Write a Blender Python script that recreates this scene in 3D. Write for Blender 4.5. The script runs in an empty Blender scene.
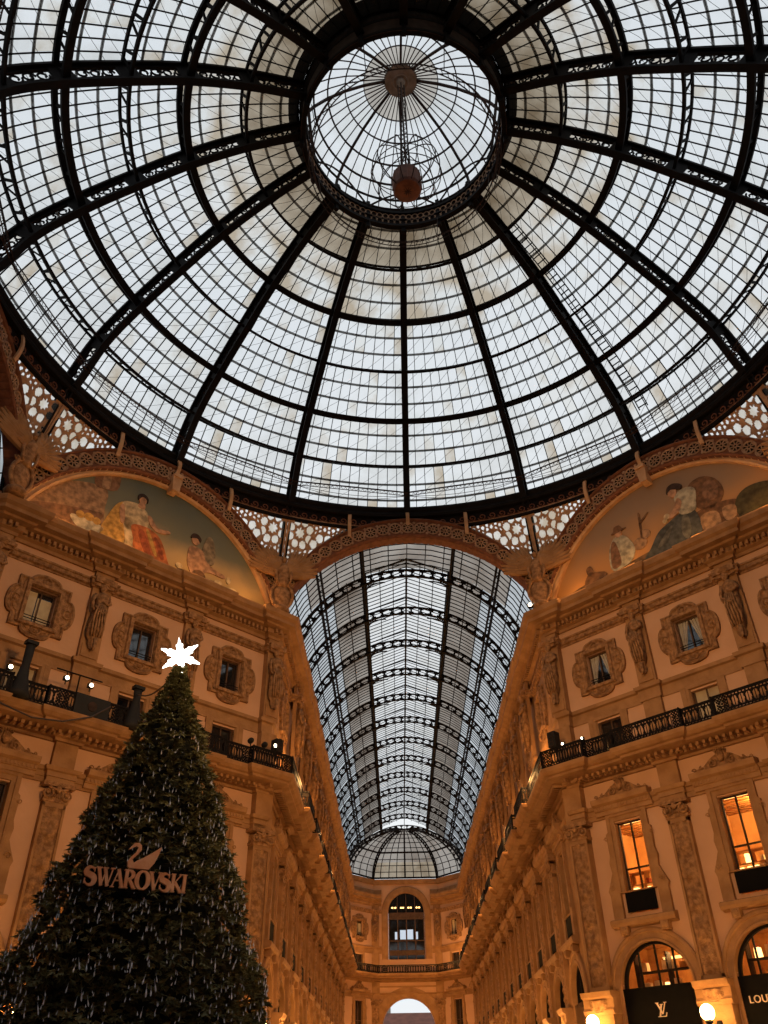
import bpy, math, random
from mathutils import Matrix, Vector
random.seed(7)
PI = math.pi
S2 = math.sqrt(0.5)
A = 18.0            # apothem of the octagon
AW = 7.2            # half width of the arcade arms
SV = (2*A*S2 - 2*AW)*S2  # half length of a diagonal wall: 7.82..
SV = (2*AW - 2*A*S2)*S2 * -1.0
BAY = 4.92
YEND = 83.3
scene = bpy.context.scene
COL = scene.collection

# ------------------------------------------------------------------ materials
MATS = {}
def new_mat(name):
    m = bpy.data.materials.new(name); m.use_nodes = True
    nt = m.node_tree; nt.nodes.clear()
    out = nt.nodes.new('ShaderNodeOutputMaterial')
    MATS[name] = m
    return m, nt, out
def ramp(nt, fac, stops):
    r = nt.nodes.new('ShaderNodeValToRGB')
    while len(r.color_ramp.elements) < len(stops): r.color_ramp.elements.new(0.5)
    for e, (p, c) in zip(r.color_ramp.elements, stops):
        e.position = p; e.color = (c[0], c[1], c[2], 1)
    nt.links.new(fac, r.inputs[0]); return r.outputs[0]
def noise(nt, scale, detail=4, coord='Object', stretch=None):
    tc = nt.nodes.new('ShaderNodeTexCoord')
    src = tc.outputs[coord]
    if stretch:
        mp = nt.nodes.new('ShaderNodeMapping'); mp.inputs['Scale'].default_value = stretch
        nt.links.new(src, mp.inputs[0]); src = mp.outputs[0]
    n = nt.nodes.new('ShaderNodeTexNoise'); n.inputs['Scale'].default_value = scale
    n.inputs['Detail'].default_value = detail
    nt.links.new(src, n.inputs['Vector']); return n.outputs['Fac']
def solid(name, c1, c2=None, scale=3.0, rough=0.8, metal=0.0, bump=0.0, bscale=12, emit=None, estr=0, spec=0.3, stretch=None):
    m, nt, out = new_mat(name)
    b = nt.nodes.new('ShaderNodeBsdfPrincipled')
    b.inputs['Roughness'].default_value = rough; b.inputs['Metallic'].default_value = metal
    b.inputs['Specular IOR Level'].default_value = spec
    if c2 is None: c2 = tuple(x*0.8 for x in c1)
    f = noise(nt, scale, 5, stretch=stretch)
    nt.links.new(ramp(nt, f, [(0.35, c2), (0.65, c1)]), b.inputs['Base Color'])
    if bump:
        bm = nt.nodes.new('ShaderNodeBump'); bm.inputs['Strength'].default_value = bump
        bm.inputs['Distance'].default_value = 0.05
        nt.links.new(noise(nt, bscale, 3), bm.inputs['Height']); nt.links.new(bm.outputs[0], b.inputs['Normal'])
    if emit:
        b.inputs['Emission Color'].default_value = (*emit, 1); b.inputs['Emission Strength'].default_value = estr
    nt.links.new(b.outputs[0], out.inputs[0])
    return m
def emitter(name, c, s):
    m, nt, out = new_mat(name)
    e = nt.nodes.new('ShaderNodeEmission'); e.inputs[0].default_value = (*c, 1); e.inputs[1].default_value = s
    nt.links.new(e.outputs[0], out.inputs[0]); return m
def skyglass(name, clean, dirt_shade, lo, hi, scale, body=(0.25, 0.27, 0.28), fac=0.10):
    m, nt, out = new_mat(name)
    t = nt.nodes.new('ShaderNodeBsdfTransparent')
    nt.links.new(ramp(nt, noise(nt, scale, 6), [(lo, dirt_shade), (hi, clean)]), t.inputs[0])
    g = nt.nodes.new('ShaderNodeBsdfPrincipled'); g.inputs['Base Color'].default_value = (*body, 1)
    g.inputs['Roughness'].default_value = 0.25
    mx = nt.nodes.new('ShaderNodeMixShader'); mx.inputs[0].default_value = fac
    nt.links.new(t.outputs[0], mx.inputs[1]); nt.links.new(g.outputs[0], mx.inputs[2])
    nt.links.new(mx.outputs[0], out.inputs[0]); return m

solid('plaster', (0.56, 0.325, 0.195), (0.50, 0.285, 0.165), 0.6, 0.9, bump=0.15, bscale=6)
solid('stone', (0.35, 0.185, 0.080), (0.26, 0.13, 0.052), 1.6, 0.8, bump=0.35, bscale=9)
solid('stone_carved', (0.37, 0.195, 0.085), (0.17, 0.080, 0.033), 5.0, 0.8, bump=0.9, bscale=16)
solid('gilt_stone', (0.55, 0.33, 0.17), (0.42, 0.23, 0.11), 2.0, 0.6, bump=0.2)
solid('iron', (0.010, 0.008, 0.008), (0.006, 0.005, 0.005), 2.0, 0.7, spec=0.1)
solid('iron_brown', (0.045, 0.026, 0.020), (0.022, 0.013, 0.010), 3.0, 0.7, spec=0.15)
solid('terracotta', (0.19, 0.075, 0.042), (0.12, 0.045, 0.025), 4.0, 0.7)
solid('tan_lattice', (0.44, 0.27, 0.16), (0.30, 0.17, 0.10), 4.0, 0.7)
skyglass('glazing_seal', (0.55, 0.55, 0.54), (0.35, 0.34, 0.33), 0.3, 0.6, 2.0, body=(0.12, 0.12, 0.12), fac=0.25)
solid('boss_brown', (0.30, 0.22, 0.17), (0.2, 0.14, 0.1), 3.0, 0.8)
solid('black_cloth', (0.012, 0.011, 0.011), (0.007, 0.007, 0.007), 3.0, 0.7)
solid('shop_black', (0.006, 0.005, 0.005), (0.004, 0.004, 0.004), 3.0, 0.7, spec=0.05)
solid('dark_room', (0.03, 0.02, 0.015), None, 3.0, 0.9)
solid('window_dark', (0.012, 0.012, 0.014), (0.008, 0.008, 0.01), 2.0, 0.04, spec=1.0)
solid('window_wood', (0.10, 0.055, 0.03), (0.06, 0.03, 0.018), 5.0, 0.6)
solid('curtain', (0.42, 0.39, 0.34), (0.30, 0.27, 0.23), 2.0, 0.95)
solid('blind', (0.50, 0.42, 0.28), (0.38, 0.30, 0.2), 2.0, 0.9)
solid('needles', (0.30, 0.30, 0.15), (0.07, 0.08, 0.04), 2.0, 0.75)
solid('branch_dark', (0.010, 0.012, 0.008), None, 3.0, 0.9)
solid('crystal', (0.75, 0.78, 0.80), (0.6, 0.62, 0.66), 3.0, 0.12, spec=1.0, emit=(0.8, 0.88, 1.0), estr=0.03)
solid('sign_metal', (0.95, 0.58, 0.38), (0.80, 0.38, 0.20), 4.0, 0.4)
solid('letter_white', (0.80, 0.62, 0.48), None, 3.0, 0.5)
solid('paving', (0.35, 0.24, 0.17), (0.22, 0.15, 0.11), 0.4, 0.3)
solid('roof_tile', (0.20, 0.075, 0.05), (0.13, 0.05, 0.035), 1.0, 0.9)
solid('far_stone', (0.32, 0.27, 0.24), (0.24, 0.2, 0.18), 1.0, 0.9)
solid('speaker_brown', (0.17, 0.055, 0.028), (0.09, 0.028, 0.015), 3.0, 0.6)
solid('cable', (0.05, 0.035, 0.03), None, 3.0, 0.5)
solid('shop_wall', (0.80, 0.48, 0.18), (0.66, 0.36, 0.12), 0.9, 0.8)
solid('shop_wood', (0.50, 0.24, 0.07), (0.36, 0.15, 0.04), 3.0, 0.6)
solid('shop_white', (0.85, 0.70, 0.50), None, 3.0, 0.6)
solid('shop_red', (0.45, 0.08, 0.03), None, 3.0, 0.6)
skyglass('glass_clean', (0.97, 0.985, 1.0), (0.80, 0.80, 0.78), 0.30, 0.52, 0.35)
skyglass('glass_stained', (0.93, 0.93, 0.91), (0.60, 0.50, 0.38), 0.36, 0.60, 0.5)
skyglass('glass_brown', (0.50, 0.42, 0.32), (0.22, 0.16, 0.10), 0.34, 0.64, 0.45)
skyglass('glass_haze', (0.66, 0.61, 0.55), (0.50, 0.45, 0.40), 0.34, 0.64, 0.45)
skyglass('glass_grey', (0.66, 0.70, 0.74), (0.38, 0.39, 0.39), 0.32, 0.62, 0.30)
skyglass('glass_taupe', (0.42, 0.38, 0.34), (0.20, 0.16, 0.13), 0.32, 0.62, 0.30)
skyglass('glass_window', (0.95, 0.90, 0.84), (0.9, 0.85, 0.8), 0.3, 0.6, 2.0, body=(0.05, 0.05, 0.05), fac=0.06)
emitter('globe_glow', (1.0, 0.52, 0.15), 60.0)
emitter('spot_glow', (1.0, 0.80, 0.55), 8.0)
emitter('star_glow', (1.0, 0.93, 0.82), 5.0)
emitter('goods_glow', (1.0, 0.62, 0.22), 5.0)  # glow put into some boxes and bags so they look lit
emitter('day_pane', (.80, .88, 1.0), .75)
emitter('lamp_glow', (1.0, 0.55, 0.18), 4.0)

# ------------------------------------------------------------------ mesh builder
CH = {}
def adopt(o, parent):
    if parent is not None:
        o.parent = parent; CH.setdefault(parent.name, []).append(o)
class MB:
    def __init__(s): s.v = []; s.f = []; s.m = []
    def add(s, pts, faces, mi=0):
        o = len(s.v); s.v.extend([tuple(p) for p in pts])
        for f in faces: s.f.append(tuple(o+i for i in f)); s.m.append(mi)
    def box(s, x0, x1, y0, y1, z0, z1, mi=0):
        s.add([(x0,y0,z0),(x1,y0,z0),(x1,y1,z0),(x0,y1,z0),(x0,y0,z1),(x1,y0,z1),(x1,y1,z1),(x0,y1,z1)],
              [(0,3,2,1),(4,5,6,7),(0,1,5,4),(1,2,6,5),(2,3,7,6),(3,0,4,7)], mi)
    def prism(s, poly, y0, y1, mi=0):      # polygon in x,z extruded along y
        n = len(poly)
        s.add([(p[0], y0, p[1]) for p in poly]+[(p[0], y1, p[1]) for p in poly],
              [tuple(range(n)), tuple(range(2*n-1, n-1, -1))]+[(i, (i+1) % n, n+(i+1) % n, n+i) for i in range(n)], mi)
    def extrude_x(s, prof, x0, x1, mi=0):  # profile in y,z
        n = len(prof)
        s.add([(x0, p[0], p[1]) for p in prof]+[(x1, p[0], p[1]) for p in prof],
              [tuple(range(n)), tuple(range(2*n-1, n-1, -1))]+[(i, (i+1) % n, n+(i+1) % n, n+i) for i in range(n)], mi)
    def ribbon(s, pts, widths, y0, y1, mi=0):  # stroke in x,z with varying width
        L = []; R = []
        for i, p in enumerate(pts):
            a = pts[max(0, i-1)]; b = pts[min(len(pts)-1, i+1)]
            dx, dz = b[0]-a[0], b[1]-a[1]; l = math.hypot(dx, dz) or 1
            w = (widths[i] if isinstance(widths, (list, tuple)) else widths)/2
            L.append((p[0]-dz/l*w, p[1]+dx/l*w)); R.append((p[0]+dz/l*w, p[1]-dx/l*w))
        for i in range(len(pts)-1):
            s.prism([L[i], L[i+1], R[i+1], R[i]], y0, y1, mi)
    def tube(s, pts, r, n=5, closed=False, mi=0):
        pts = [Vector(p) for p in pts]; k = len(pts); vs = []
        prev = None
        for i, p in enumerate(pts):
            if closed: d = pts[(i+1) % k]-pts[i-1]
            else: d = pts[min(k-1, i+1)]-pts[max(0, i-1)]
            d = d.normalized() if d.length > 1e-9 else Vector((0, 0, 1))
            if prev is None:
                a = Vector((0, 0, 1)) if abs(d.z) < 0.9 else Vector((1, 0, 0))
                u = d.cross(a).normalized()
            else:
                u = prev-d*prev.dot(d)
                u = u.normalized() if u.length > 1e-6 else d.orthogonal().normalized()
            prev = u; w = d.cross(u)
            rr = r[i] if isinstance(r, (list, tuple)) else r
            for j in range(n):
                t = 2*PI*j/n; vs.append(p+(u*math.cos(t)+w*math.sin(t))*rr)
        fs = []
        for i in range(k if closed else k-1):
            for j in range(n):
                a = i*n+j; b = i*n+(j+1) % n; c = ((i+1) % k)*n+(j+1) % n; d = ((i+1) % k)*n+j
                fs.append((a, b, c, d))
        if not closed: fs.append(tuple(range(n-1, -1, -1))); fs.append(tuple(range((k-1)*n, k*n)))
        s.add(vs, fs, mi)
    def bar(s, a, b, w, h=None, up=(0, 0, 1), mi=0):  # rectangular bar a->b, w across, h along up
        h = h or w
        a = Vector(a); b = Vector(b); d = (b-a).normalized(); u = Vector(up); u = u-d*u.dot(d)
        u = u.normalized() if u.length > 1e-6 else d.orthogonal().normalized()
        r = d.cross(u)
        vs = []
        for p in (a, b):
            for i, j in ((-1,-1),(1,-1),(1,1),(-1,1)): vs.append(p+r*(i*w/2)+u*(j*h/2))
        s.add(vs, [(0,1,2,3),(7,6,5,4),(0,4,5,1),(1,5,6,2),(2,6,7,3),(3,7,4,0)], mi)
    def sweepbar(s, pts, ups, w, h, mi=0):   # rectangular section along a path with given up vectors
        pts = [Vector(p) for p in pts]; k = len(pts); vs = []
        for i, p in enumerate(pts):
            d = (pts[min(k-1, i+1)]-pts[max(0, i-1)]).normalized(); u = Vector(ups[i]); u = (u-d*u.dot(d)).normalized(); r = d.cross(u)
            for a, b in ((-1,-1),(1,-1),(1,1),(-1,1)): vs.append(p+r*(a*w/2)+u*(b*h/2))
        fs = [(0,1,2,3), tuple(4*(k-1)+j for j in (3,2,1,0))]
        for i in range(k-1):
            for j in range(4):
                fs.append((4*i+j, 4*i+4+j, 4*i+4+(j+1) % 4, 4*i+(j+1) % 4))
        s.add(vs, fs, mi)
    def lathe(s, prof, c=(0, 0, 0), n=16, sx=1, sy=1, mi=0):
        vs = []; k = len(prof)
        for r, z in prof:
            for j in range(n):
                t = 2*PI*j/n; vs.append((c[0]+r*sx*math.cos(t), c[1]+r*sy*math.sin(t), c[2]+z))
        fs = [(i*n+j, i*n+(j+1) % n, (i+1)*n+(j+1) % n, (i+1)*n+j) for i in range(k-1) for j in range(n)]
        fs.append(tuple(range(n-1, -1, -1))); fs.append(tuple(range((k-1)*n, k*n)))
        s.add(vs, fs, mi)
    def ellipsoid(s, c, rx, ry, rz, n=12, k=8, mi=0):
        s.lathe([(max(1e-3, math.sin(PI*i/k)), -math.cos(PI*i/k)*rz) for i in range(k+1)], c, n, rx, ry, mi)
    def ringloft(s, curves, mi=0):    # curves: list of closed loops (3D points, same count)
        n = len(curves[0]); vs = [p for c in curves for p in c]
        s.add(vs, [(i*n+j, i*n+(j+1) % n, (i+1)*n+(j+1) % n, (i+1)*n+j) for i in range(len(curves)-1) for j in range(n)], mi)
    def grid(s, fn, nu, nv, mi=0, mask=None):
        idx = {}; 
        def gi(i, j):
            if (i, j) not in idx:
                idx[(i, j)] = len(s.v); s.v.append(tuple(fn(i, j)))
            return idx[(i, j)]
        for i in range(nu):
            for j in range(nv):
                if mask and not mask(i, j): continue
                s.f.append((gi(i, j), gi(i+1, j), gi(i+1, j+1), gi(i, j+1))); s.m.append(mi)
    def spiral(s, c, r0, turns, sgn, y, rad, a0=0.0, n=22, plane='xz', shrink=0.12, mi=0):
        pts = []; rr = []
        for i in range(n+1):
            t = i/n; r = r0*(1-t)+r0*shrink*t; a = a0+sgn*2*PI*turns*t
            pts.append((c[0]+r*math.cos(a), y, c[1]+r*math.sin(a))); rr.append(rad*(1-0.5*t))
        s.tube(pts, rr, 4, mi=mi)
    def mesh(s, name, mats, smooth=False):
        me = bpy.data.meshes.new(name); me.from_pydata(s.v, [], s.f); me.update()
        if isinstance(mats, str): mats = [mats]
        for m in mats: me.materials.append(MATS[m])
        if len(mats) > 1: me.polygons.foreach_set('material_index', s.m)
        if smooth: me.polygons.foreach_set('use_smooth', [True]*len(me.polygons))
        return me
    def build(s, name, mats, parent=None, mw=None, smooth=False, solidify=0):
        o = bpy.data.objects.new(name, s.mesh(name, mats, smooth)); COL.objects.link(o)
        adopt(o, parent)
        if mw is not None: o.matrix_local = mw
        if solidify:
            md = o.modifiers.new('thick', 'SOLIDIFY'); md.thickness = solidify; md.offset = 0
        return o
def tag(o, label=None, cat=None, group=None, kind=None):
    if label: o['label'] = label
    if cat: o['category'] = cat
    if group: o['group'] = group
    if kind: o['kind'] = kind
    return o
def empty(name, mw=None, **k):
    o = bpy.data.objects.new(name, None); COL.objects.link(o); o.empty_display_size = 0.3
    if mw is not None: o.matrix_world = mw
    return tag(o, **k)
def copy_tree(o, parent=None):
    c = o.copy(); COL.objects.link(c); adopt(c, parent)
    for ch in KIDS(o): copy_tree(ch, c)
    return c
def KIDS(o): return CH.get(o.name, [])
def structure(o, **k): return tag(o, kind='structure', **k)
ORD = ['first', 'second', 'third', 'fourth', 'fifth', 'sixth', 'seventh', 'eighth', 'ninth', 'tenth', 'eleventh', 'twelfth', 'thirteenth', 'fourteenth']

# ------------------------------------------------------------------ frames (local x along the wall, y towards the viewer, z up)
def frame(x, y, deg, z=0.0): return Matrix.Translation((x, y, z)) @ Matrix.Rotation(math.radians(deg), 4, 'Z')
FR = {'right': frame(A*S2, A*S2, 135), 'left': frame(-A*S2, A*S2, -135),
      'back_right': frame(A*S2, -A*S2, 45), 'back_left': frame(-A*S2, -A*S2, -45)}
SG = {'right': -1, 'left': 1, 'back_right': 1, 'back_left': -1}   # local x = SG * s, s grows away from the seen arcade
def at(mw, x, y, z, rz=0): return mw @ Matrix.Translation((x, y, z)) @ Matrix.Rotation(rz, 4, 'Z')
ARM_R = frame(AW, 0, 90); ARM_L = frame(-AW, 0, -90)   # right: x = +Y ; left: x = -Y
def arm(side, y, off=0, z=0): return at(ARM_R, y, off, z) if side == 'right' else at(ARM_L, -y, off, z)

# ================================================================== WALLS
def wall_cells(mb, x0, x1, z0, z1, rects, arches, d=0.45):
    """slab with front face at y=0; rects (xa,xb,za,zb); arches (cx, r, zspring, zbottom)"""
    xs = {x0, x1}; zs = {z0, z1}
    for a, b, c, e in rects: xs |= {a, b}; zs |= {c, e}
    for cx, r, zp, zb in arches: xs |= {cx-r, cx+r}; zs |= {zb, zp+r+0.05}
    xs = sorted(x for x in xs if x0 <= x <= x1); zs = sorted(z for z in zs if z0 <= z <= z1)
    for i in range(len(xs)-1):
        for j in range(len(zs)-1):
            xm = (xs[i]+xs[i+1])/2; zm = (zs[j]+zs[j+1])/2
            if any(a < xm < b and c < zm < e for a, b, c, e in rects): continue
            if any(cx-r < xm < cx+r and zb < zm < zp+r+0.05 for cx, r, zp, zb in arches): continue
            mb.box(xs[i], xs[i+1], -d, 0, zs[j], zs[j+1])
    for cx, r, zp, zb in arches:
        n = 20
        for i in range(n):
            xa = cx-r*math.cos(PI*i/n); xb = cx-r*math.cos(PI*(i+1)/n)
            za = zp+r*math.sin(PI*i/n); zb2 = zp+r*math.sin(PI*(i+1)/n)
            mb.prism([(xa, za), (xb, zb2), (xb, zp+r+0.05), (xa, zp+r+0.05)], -d, 0)

def bay_rects(c):
    return [(c-0.66, c+0.66, 8.25, 11.95), (c-0.62, c+0.62, 14.6, 16.62), (c-0.6, c+0.6, 18.5, 20.15)]
def bay_arch(c): return (c, 1.6, 5.6, -0.1)
BAYS = (-4.94, 0.0, 4.94)
for nm, key in (('wall_left', 'left'), ('wall_right', 'right')):
    mb = MB(); rects = []; arches = []
    for c in BAYS: rects += bay_rects(c); arches.append(bay_arch(c))
    wall_cells(mb, -SV, SV, 0, 23.4, rects, arches)
    mb.prism([(-7.5, 23.4)]+[(-7.5+15*i/40, 21.6+math.sqrt(8.2**2-(-7.5+15*i/40)**2)-.05) for i in range(41)]+[(7.5, 23.4)], -0.45, -0.07)
    structure(mb.build(nm, 'plaster', mw=FR[key]))
for nm, key in (('wall_back_left', 'back_left'), ('wall_back_right', 'back_right')):
    mb = MB(); mb.box(-SV, SV, -0.4, 0, 0, 23.4); mb.prism([(-7.5, 23.4)]+[(-7.5+15*i/40, 21.6+math.sqrt(8.2**2-(-7.5+15*i/40)**2)-.05) for i in range(41)]+[(7.5, 23.4)], -0.45, -0.07)
    structure(mb.build(nm, 'plaster', mw=FR[key]))
NB = 13
ARMC = [21.8+BAY*k for k in range(NB)]           # bay centres along the arm
ARMP = [19.34+BAY*k for k in range(NB+1)]        # pilasters
for side in ('left', 'right'):
    mb = MB(); rects = []; arches = []
    sg = 1 if side == 'right' else -1
    for c in ARMC: rects += bay_rects(sg*c); arches.append(bay_arch(sg*c))
    a, b = sorted((sg*18.26, sg*(YEND+0.05)))
    wall_cells(mb, a, b, 0, 24.3, rects, arches)
    structure(mb.build('wall_%s_arcade' % side, 'stone', mw=ARM_R if side == 'right' else ARM_L))
# plain shells of the arms behind and beside the camera
mb = MB()
for sx in (-1, 1):
    mb.box(sx*AW-0.2, sx*AW+0.2, -62, -18.26, 0, 24.3)
    for sy in (-1, 1):
        mb.box(min(sx*18.26, sx*60), max(sx*18.26, sx*60), sy*AW-0.2, sy*AW+0.2, 0, 24.3)
    mb.box(sx*60-0.2, sx*60+0.2, -AW, AW, 0, 30)
mb.box(-AW, AW, -62.4, -62, 0, 30)
structure(mb.build('wall_side_arcades', 'plaster'))
mb = MB(); mb.box(-62, 62, -64, 140, -0.3, 0)
structure(mb.build('floor', 'paving'))

# ------------------------------------------------------------------ mouldings swept along the wall line
def wall_path(parts, corner=0.3, brk=0.2, hw=0.5, armbrk=0.30):
    """plan polyline of the right-hand front quadrant, from the far end of the arm to the side arm"""
    P = []
    if 'arm' in parts:
        P.append((AW, YEND))
        for y in reversed(ARMP[1:-1]):
            P += [(AW, y+hw), (AW-armbrk, y+hw), (AW-armbrk, y-hw), (AW, y-hw)]
    def dg(s, o): return ((A-o)*S2+s*S2, (A-o)*S2-s*S2)
    yc = 2*(A-corner)*S2-AW
    P.append((AW, yc)); P += [dg(-6.95, corner), dg(-6.95, 0)]
    for c in (-2.47, 2.47): P += [dg(c-hw, 0), dg(c-hw, brk), dg(c+hw, brk), dg(c+hw, 0)]
    P += [dg(6.95, 0), dg(6.95, corner), (yc, AW)]
    P.append((40 if 'side' in parts else 24, AW))
    return P
def sweep(mb, path, prof, sx=1, sy=1, mi=0):
    n = len(path); k = len(prof); vs = []
    for i, p in enumerate(path):
        ns = []
        for a, b in ((i-1, i), (i, i+1)):
            if a < 0 or b >= n: continue
            dx, dy = path[b][0]-path[a][0], path[b][1]-path[a][1]; l = math.hypot(dx, dy)
            if l < 1e-6: continue
            ns.append((dy/l, -dx/l))
        if len(ns) == 1: m = ns[0]
        else:
            dt = ns[0][0]*ns[1][0]+ns[0][1]*ns[1][1]
            m = ((ns[0][0]+ns[1][0])/(1+dt), (ns[0][1]+ns[1][1])/(1+dt))
        for o, z in prof: vs.append((sx*(p[0]+m[0]*o), sy*(p[1]+m[1]*o), z))
    fs = []
    for i in range(n-1):
        for j in range(k): fs.append((i*k+j, (i+1)*k+j, (i+1)*k+(j+1) % k, i*k+(j+1) % k))
    fs += [tuple(range(k)), tuple(range((n-1)*k, n*k))]
    mb.add(vs, fs, mi)
def along(path, step, off, fn, z=0):
    """call fn(x, y, heading) every step along the path offset inward by off"""
    for i in range(len(path)-1):
        (x0, y0), (x1, y1) = path[i], path[i+1]; l = math.hypot(x1-x0, y1-y0)
        if l < step: continue
        dx, dy = (x1-x0)/l, (y1-y0)/l; m = int(l/step); st = l/m
        for q in range(m):
            t = (q+0.5)*st; fn(x0+dx*t+dy*off, y0+dy*t-dx*off, dx, dy)
def dentils(mb, path, step, w, off0, off1, z0, z1, sx):
    def f(x, y, dx, dy):
        nx, ny = dy, -dx; d = off1-off0
        pts = []
        for z in (z0, z1):
            for a, b in ((-w/2, 0), (w/2, 0), (w/2, d), (-w/2, d)):
                pts.append((sx*(x+dx*a+nx*b), y+dy*a+ny*b, z))
        mb.add(pts, [(0,3,2,1),(4,5,6,7),(0,1,5,4),(1,2,6,5),(2,3,7,6),(3,0,4,7)])
    along(path, step, off0, f)
CORNICE = [(0, 21.95), (0.12, 21.95), (0.14, 22.10), (0.30, 22.18), (0.30, 22.42), (0.62, 22.48), (0.66, 22.58), (0.95, 22.62), (0.95, 22.80), (1.10, 22.92), (1.15, 23.10), (1.15, 23.16), (0.45, 23.22), (0.45, 23.62), (0.38, 23.72), (0, 23.72)]
FRIEZE = [(0, 21.12), (0.06, 21.12), (0.07, 21.2), (0.16, 21.24), (0.16, 21.42), (0.22, 21.46), (0.22, 21.54), (0, 21.56)]
BAND = [(0, 16.82), (0.05, 16.82), (0.07, 17.3), (0.18, 17.36), (0.2, 17.52), (0.05, 17.58), (0, 17.58)]
BALC = [(0, 13.84), (0.10, 13.86), (0.14, 13.96), (0.30, 14.0), (0.32, 14.12), (0.84, 14.16), (1.05, 14.2), (1.05, 14.3), (1.18, 14.34), (1.30, 14.46), (1.34, 14.58), (1.34, 14.64), (0, 14.66)]
ENTAB = [(0, 12.22), (0.08, 12.22), (0.08, 12.42), (0.12, 12.43), (0.12, 12.62), (0.2, 12.66), (0.26, 12.8), (0, 12.84)]
full = wall_path(('arm', 'side')); flat = wall_path(('arm', 'side'), armbrk=0.06)
tn = 0
def nexttrim():
    global tn; tn += 1; return 'trim_%d' % tn
for sx in (1, -1):
    mb = MB(); sweep(mb, flat, CORNICE, sx); dentils(mb, flat, 0.26, 0.13, 0.30, 0.50, 22.2, 22.40, sx)
    structure(mb.build(nexttrim(), 'stone'))
    mb = MB(); sweep(mb, full, FRIEZE, sx); dentils(mb, full, 0.3, 0.16, 0.12, 0.19, 21.25, 21.40, sx)
    structure(mb.build(nexttrim(), 'stone_carved'))
    mb = MB(); sweep(mb, full, BAND, sx); structure(mb.build(nexttrim(), 'stone'))
    mb = MB(); sweep(mb, full, BALC, sx); dentils(mb, full, 0.30, 0.13, 0.32, 0.74, 14.0, 14.14, sx)
    structure(mb.build(nexttrim(), 'stone'))
    mb = MB(); sweep(mb, full, ENTAB, sx); structure(mb.build(nexttrim(), 'stone'))
    # low wall top of the arcade, from which the glass vault springs
    mb = MB(); sweep(mb, [(AW, YEND), (AW, 18.3)], [(0, 23.6), (0.12, 23.6), (0.12, 24.1), (0.3, 24.2), (0.3, 24.36), (-0.4, 24.36), (-0.4, 23.6)], sx)
    structure(mb.build(nexttrim(), 'stone'))

# ------------------------------------------------------------------ pilasters
def relief(mb, x0, x1, z0, z1, y, amp, seed, nx=8, dz=0.1):
    nz = max(4, int((z1-z0)/dz)); rnd = random.Random(seed); ph = rnd.random()*6
    def h(x, z):
        u = (x-x0)/(x1-x0)*2-1
        v = 0.55*math.sin(z*3.1+ph)
        a = math.exp(-((u-v)*3.2)**2)+0.8*math.exp(-((u+v)*3.2)**2)
        a += 0.8*math.exp(-(((u*u)+(((z*0.9) % 1.0)-0.5)**2*10)-0.6)**2*4)
        return amp*a*(1-u**6)
    mb.grid(lambda i, j: (x0+(x1-x0)*i/nx, y+h(x0+(x1-x0)*i/nx, z0+(z1-z0)*j/nz), z0+(z1-z0)*j/nz), nx, nz)
def pilaster_lower(corner=False):
    """pier with carved shaft and scrolled capital, z 0..12.3 ; returns root at origin"""
    d = 0.42 if corner else 0.24
    r = empty('pilaster')
    m = MB()
    m.box(-0.62, 0.62, 0, d+0.22, 0, 4.75)
    m.extrude_x([(0, 4.7), (d+0.26, 4.7), (d+0.32, 4.85), (d+0.24, 4.95), (d+0.24, 5.25), (d+0.36, 5.33), (d+0.42, 5.5), (0, 5.52)], -0.72, 0.72)
    m.build('pier_base', 'stone', r)
    m = MB(); relief(m, -0.42, 0.42, 4.78, 5.2, d+0.25, 0.05, 3, 8, 0.07); m.build('base_relief', 'stone_carved', r)
    m = MB(); m.box(-0.46, 0.46, 0, d-0.06, 5.5, 11.5)
    for sx in (-1, 1): m.box(sx*0.42-0.05, sx*0.42+0.05, 0, d, 5.6, 11.45)
    m.box(-0.47, 0.47, 0, d, 5.5, 5.7); m.box(-0.47, 0.47, 0, d, 11.3, 11.5)
    m.build('shaft', 'stone', r)
    m = MB(); relief(m, -0.37, 0.37, 5.7, 11.3, d-0.055, 0.09, 11, 8, 0.09); m.build('shaft_relief', 'stone_carved', r, smooth=True)
    m = MB(); m.box(-0.52, 0.52, 0, d+0.03, 11.5, 11.62)
    m.box(-0.48, 0.48, 0, d+0.02, 11.62, 11.95)
    for sx in (-1, 1):
        m.spiral((sx*0.40, 11.80), 0.24, 1.6, sx, d+0.08, 0.06, a0=PI/2)
        m.ellipsoid((sx*0.40, d+0.06, 11.80), 0.07, 0.07, 0.07, 8, 6)
    m.tube([(-0.4, d+0.07, 12.02), (0, d+0.12, 11.93), (0.4, d+0.07, 12.02)], 0.06, 5)
    m.ellipsoid((0, d+0.1, 11.97), 0.13, 0.08, 0.15, 8, 6)
    for q in range(5): m.ellipsoid((-0.2+0.1*q, d+0.05, 11.72), 0.05, 0.05, 0.07, 6, 5)
    m.box(-0.66, 0.66, 0, d+0.14, 12.06, 12.22)
    m.build('capital', 'stone_carved', r)
    m = MB(); m.box(-0.48, 0.48, 0, d-0.04, 12.2, 13.9); m.build('upper_block', 'stone', r)
    return r
def pilaster_upper(corner=False):
    d = 0.36 if corner else 0.2
    r = empty('pilaster')
    m = MB(); m.box(-0.46, 0.46, 0, d, 14.6, 16.85); m.box(-0.46, 0.46, 0, d, 17.5, 22.1)
    m.box(-0.38, 0.38, d, d+0.05, 17.7, 18.3); m.build('shaft', 'stone', r)
    m = MB(); m.box(-0.52, 0.52, 0, d+0.3, 21.3, 21.6); m.box(-0.44, 0.44, 0, d+0.2, 21.15, 21.3); m.build('capital', 'stone_carved', r)
    return r
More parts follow.
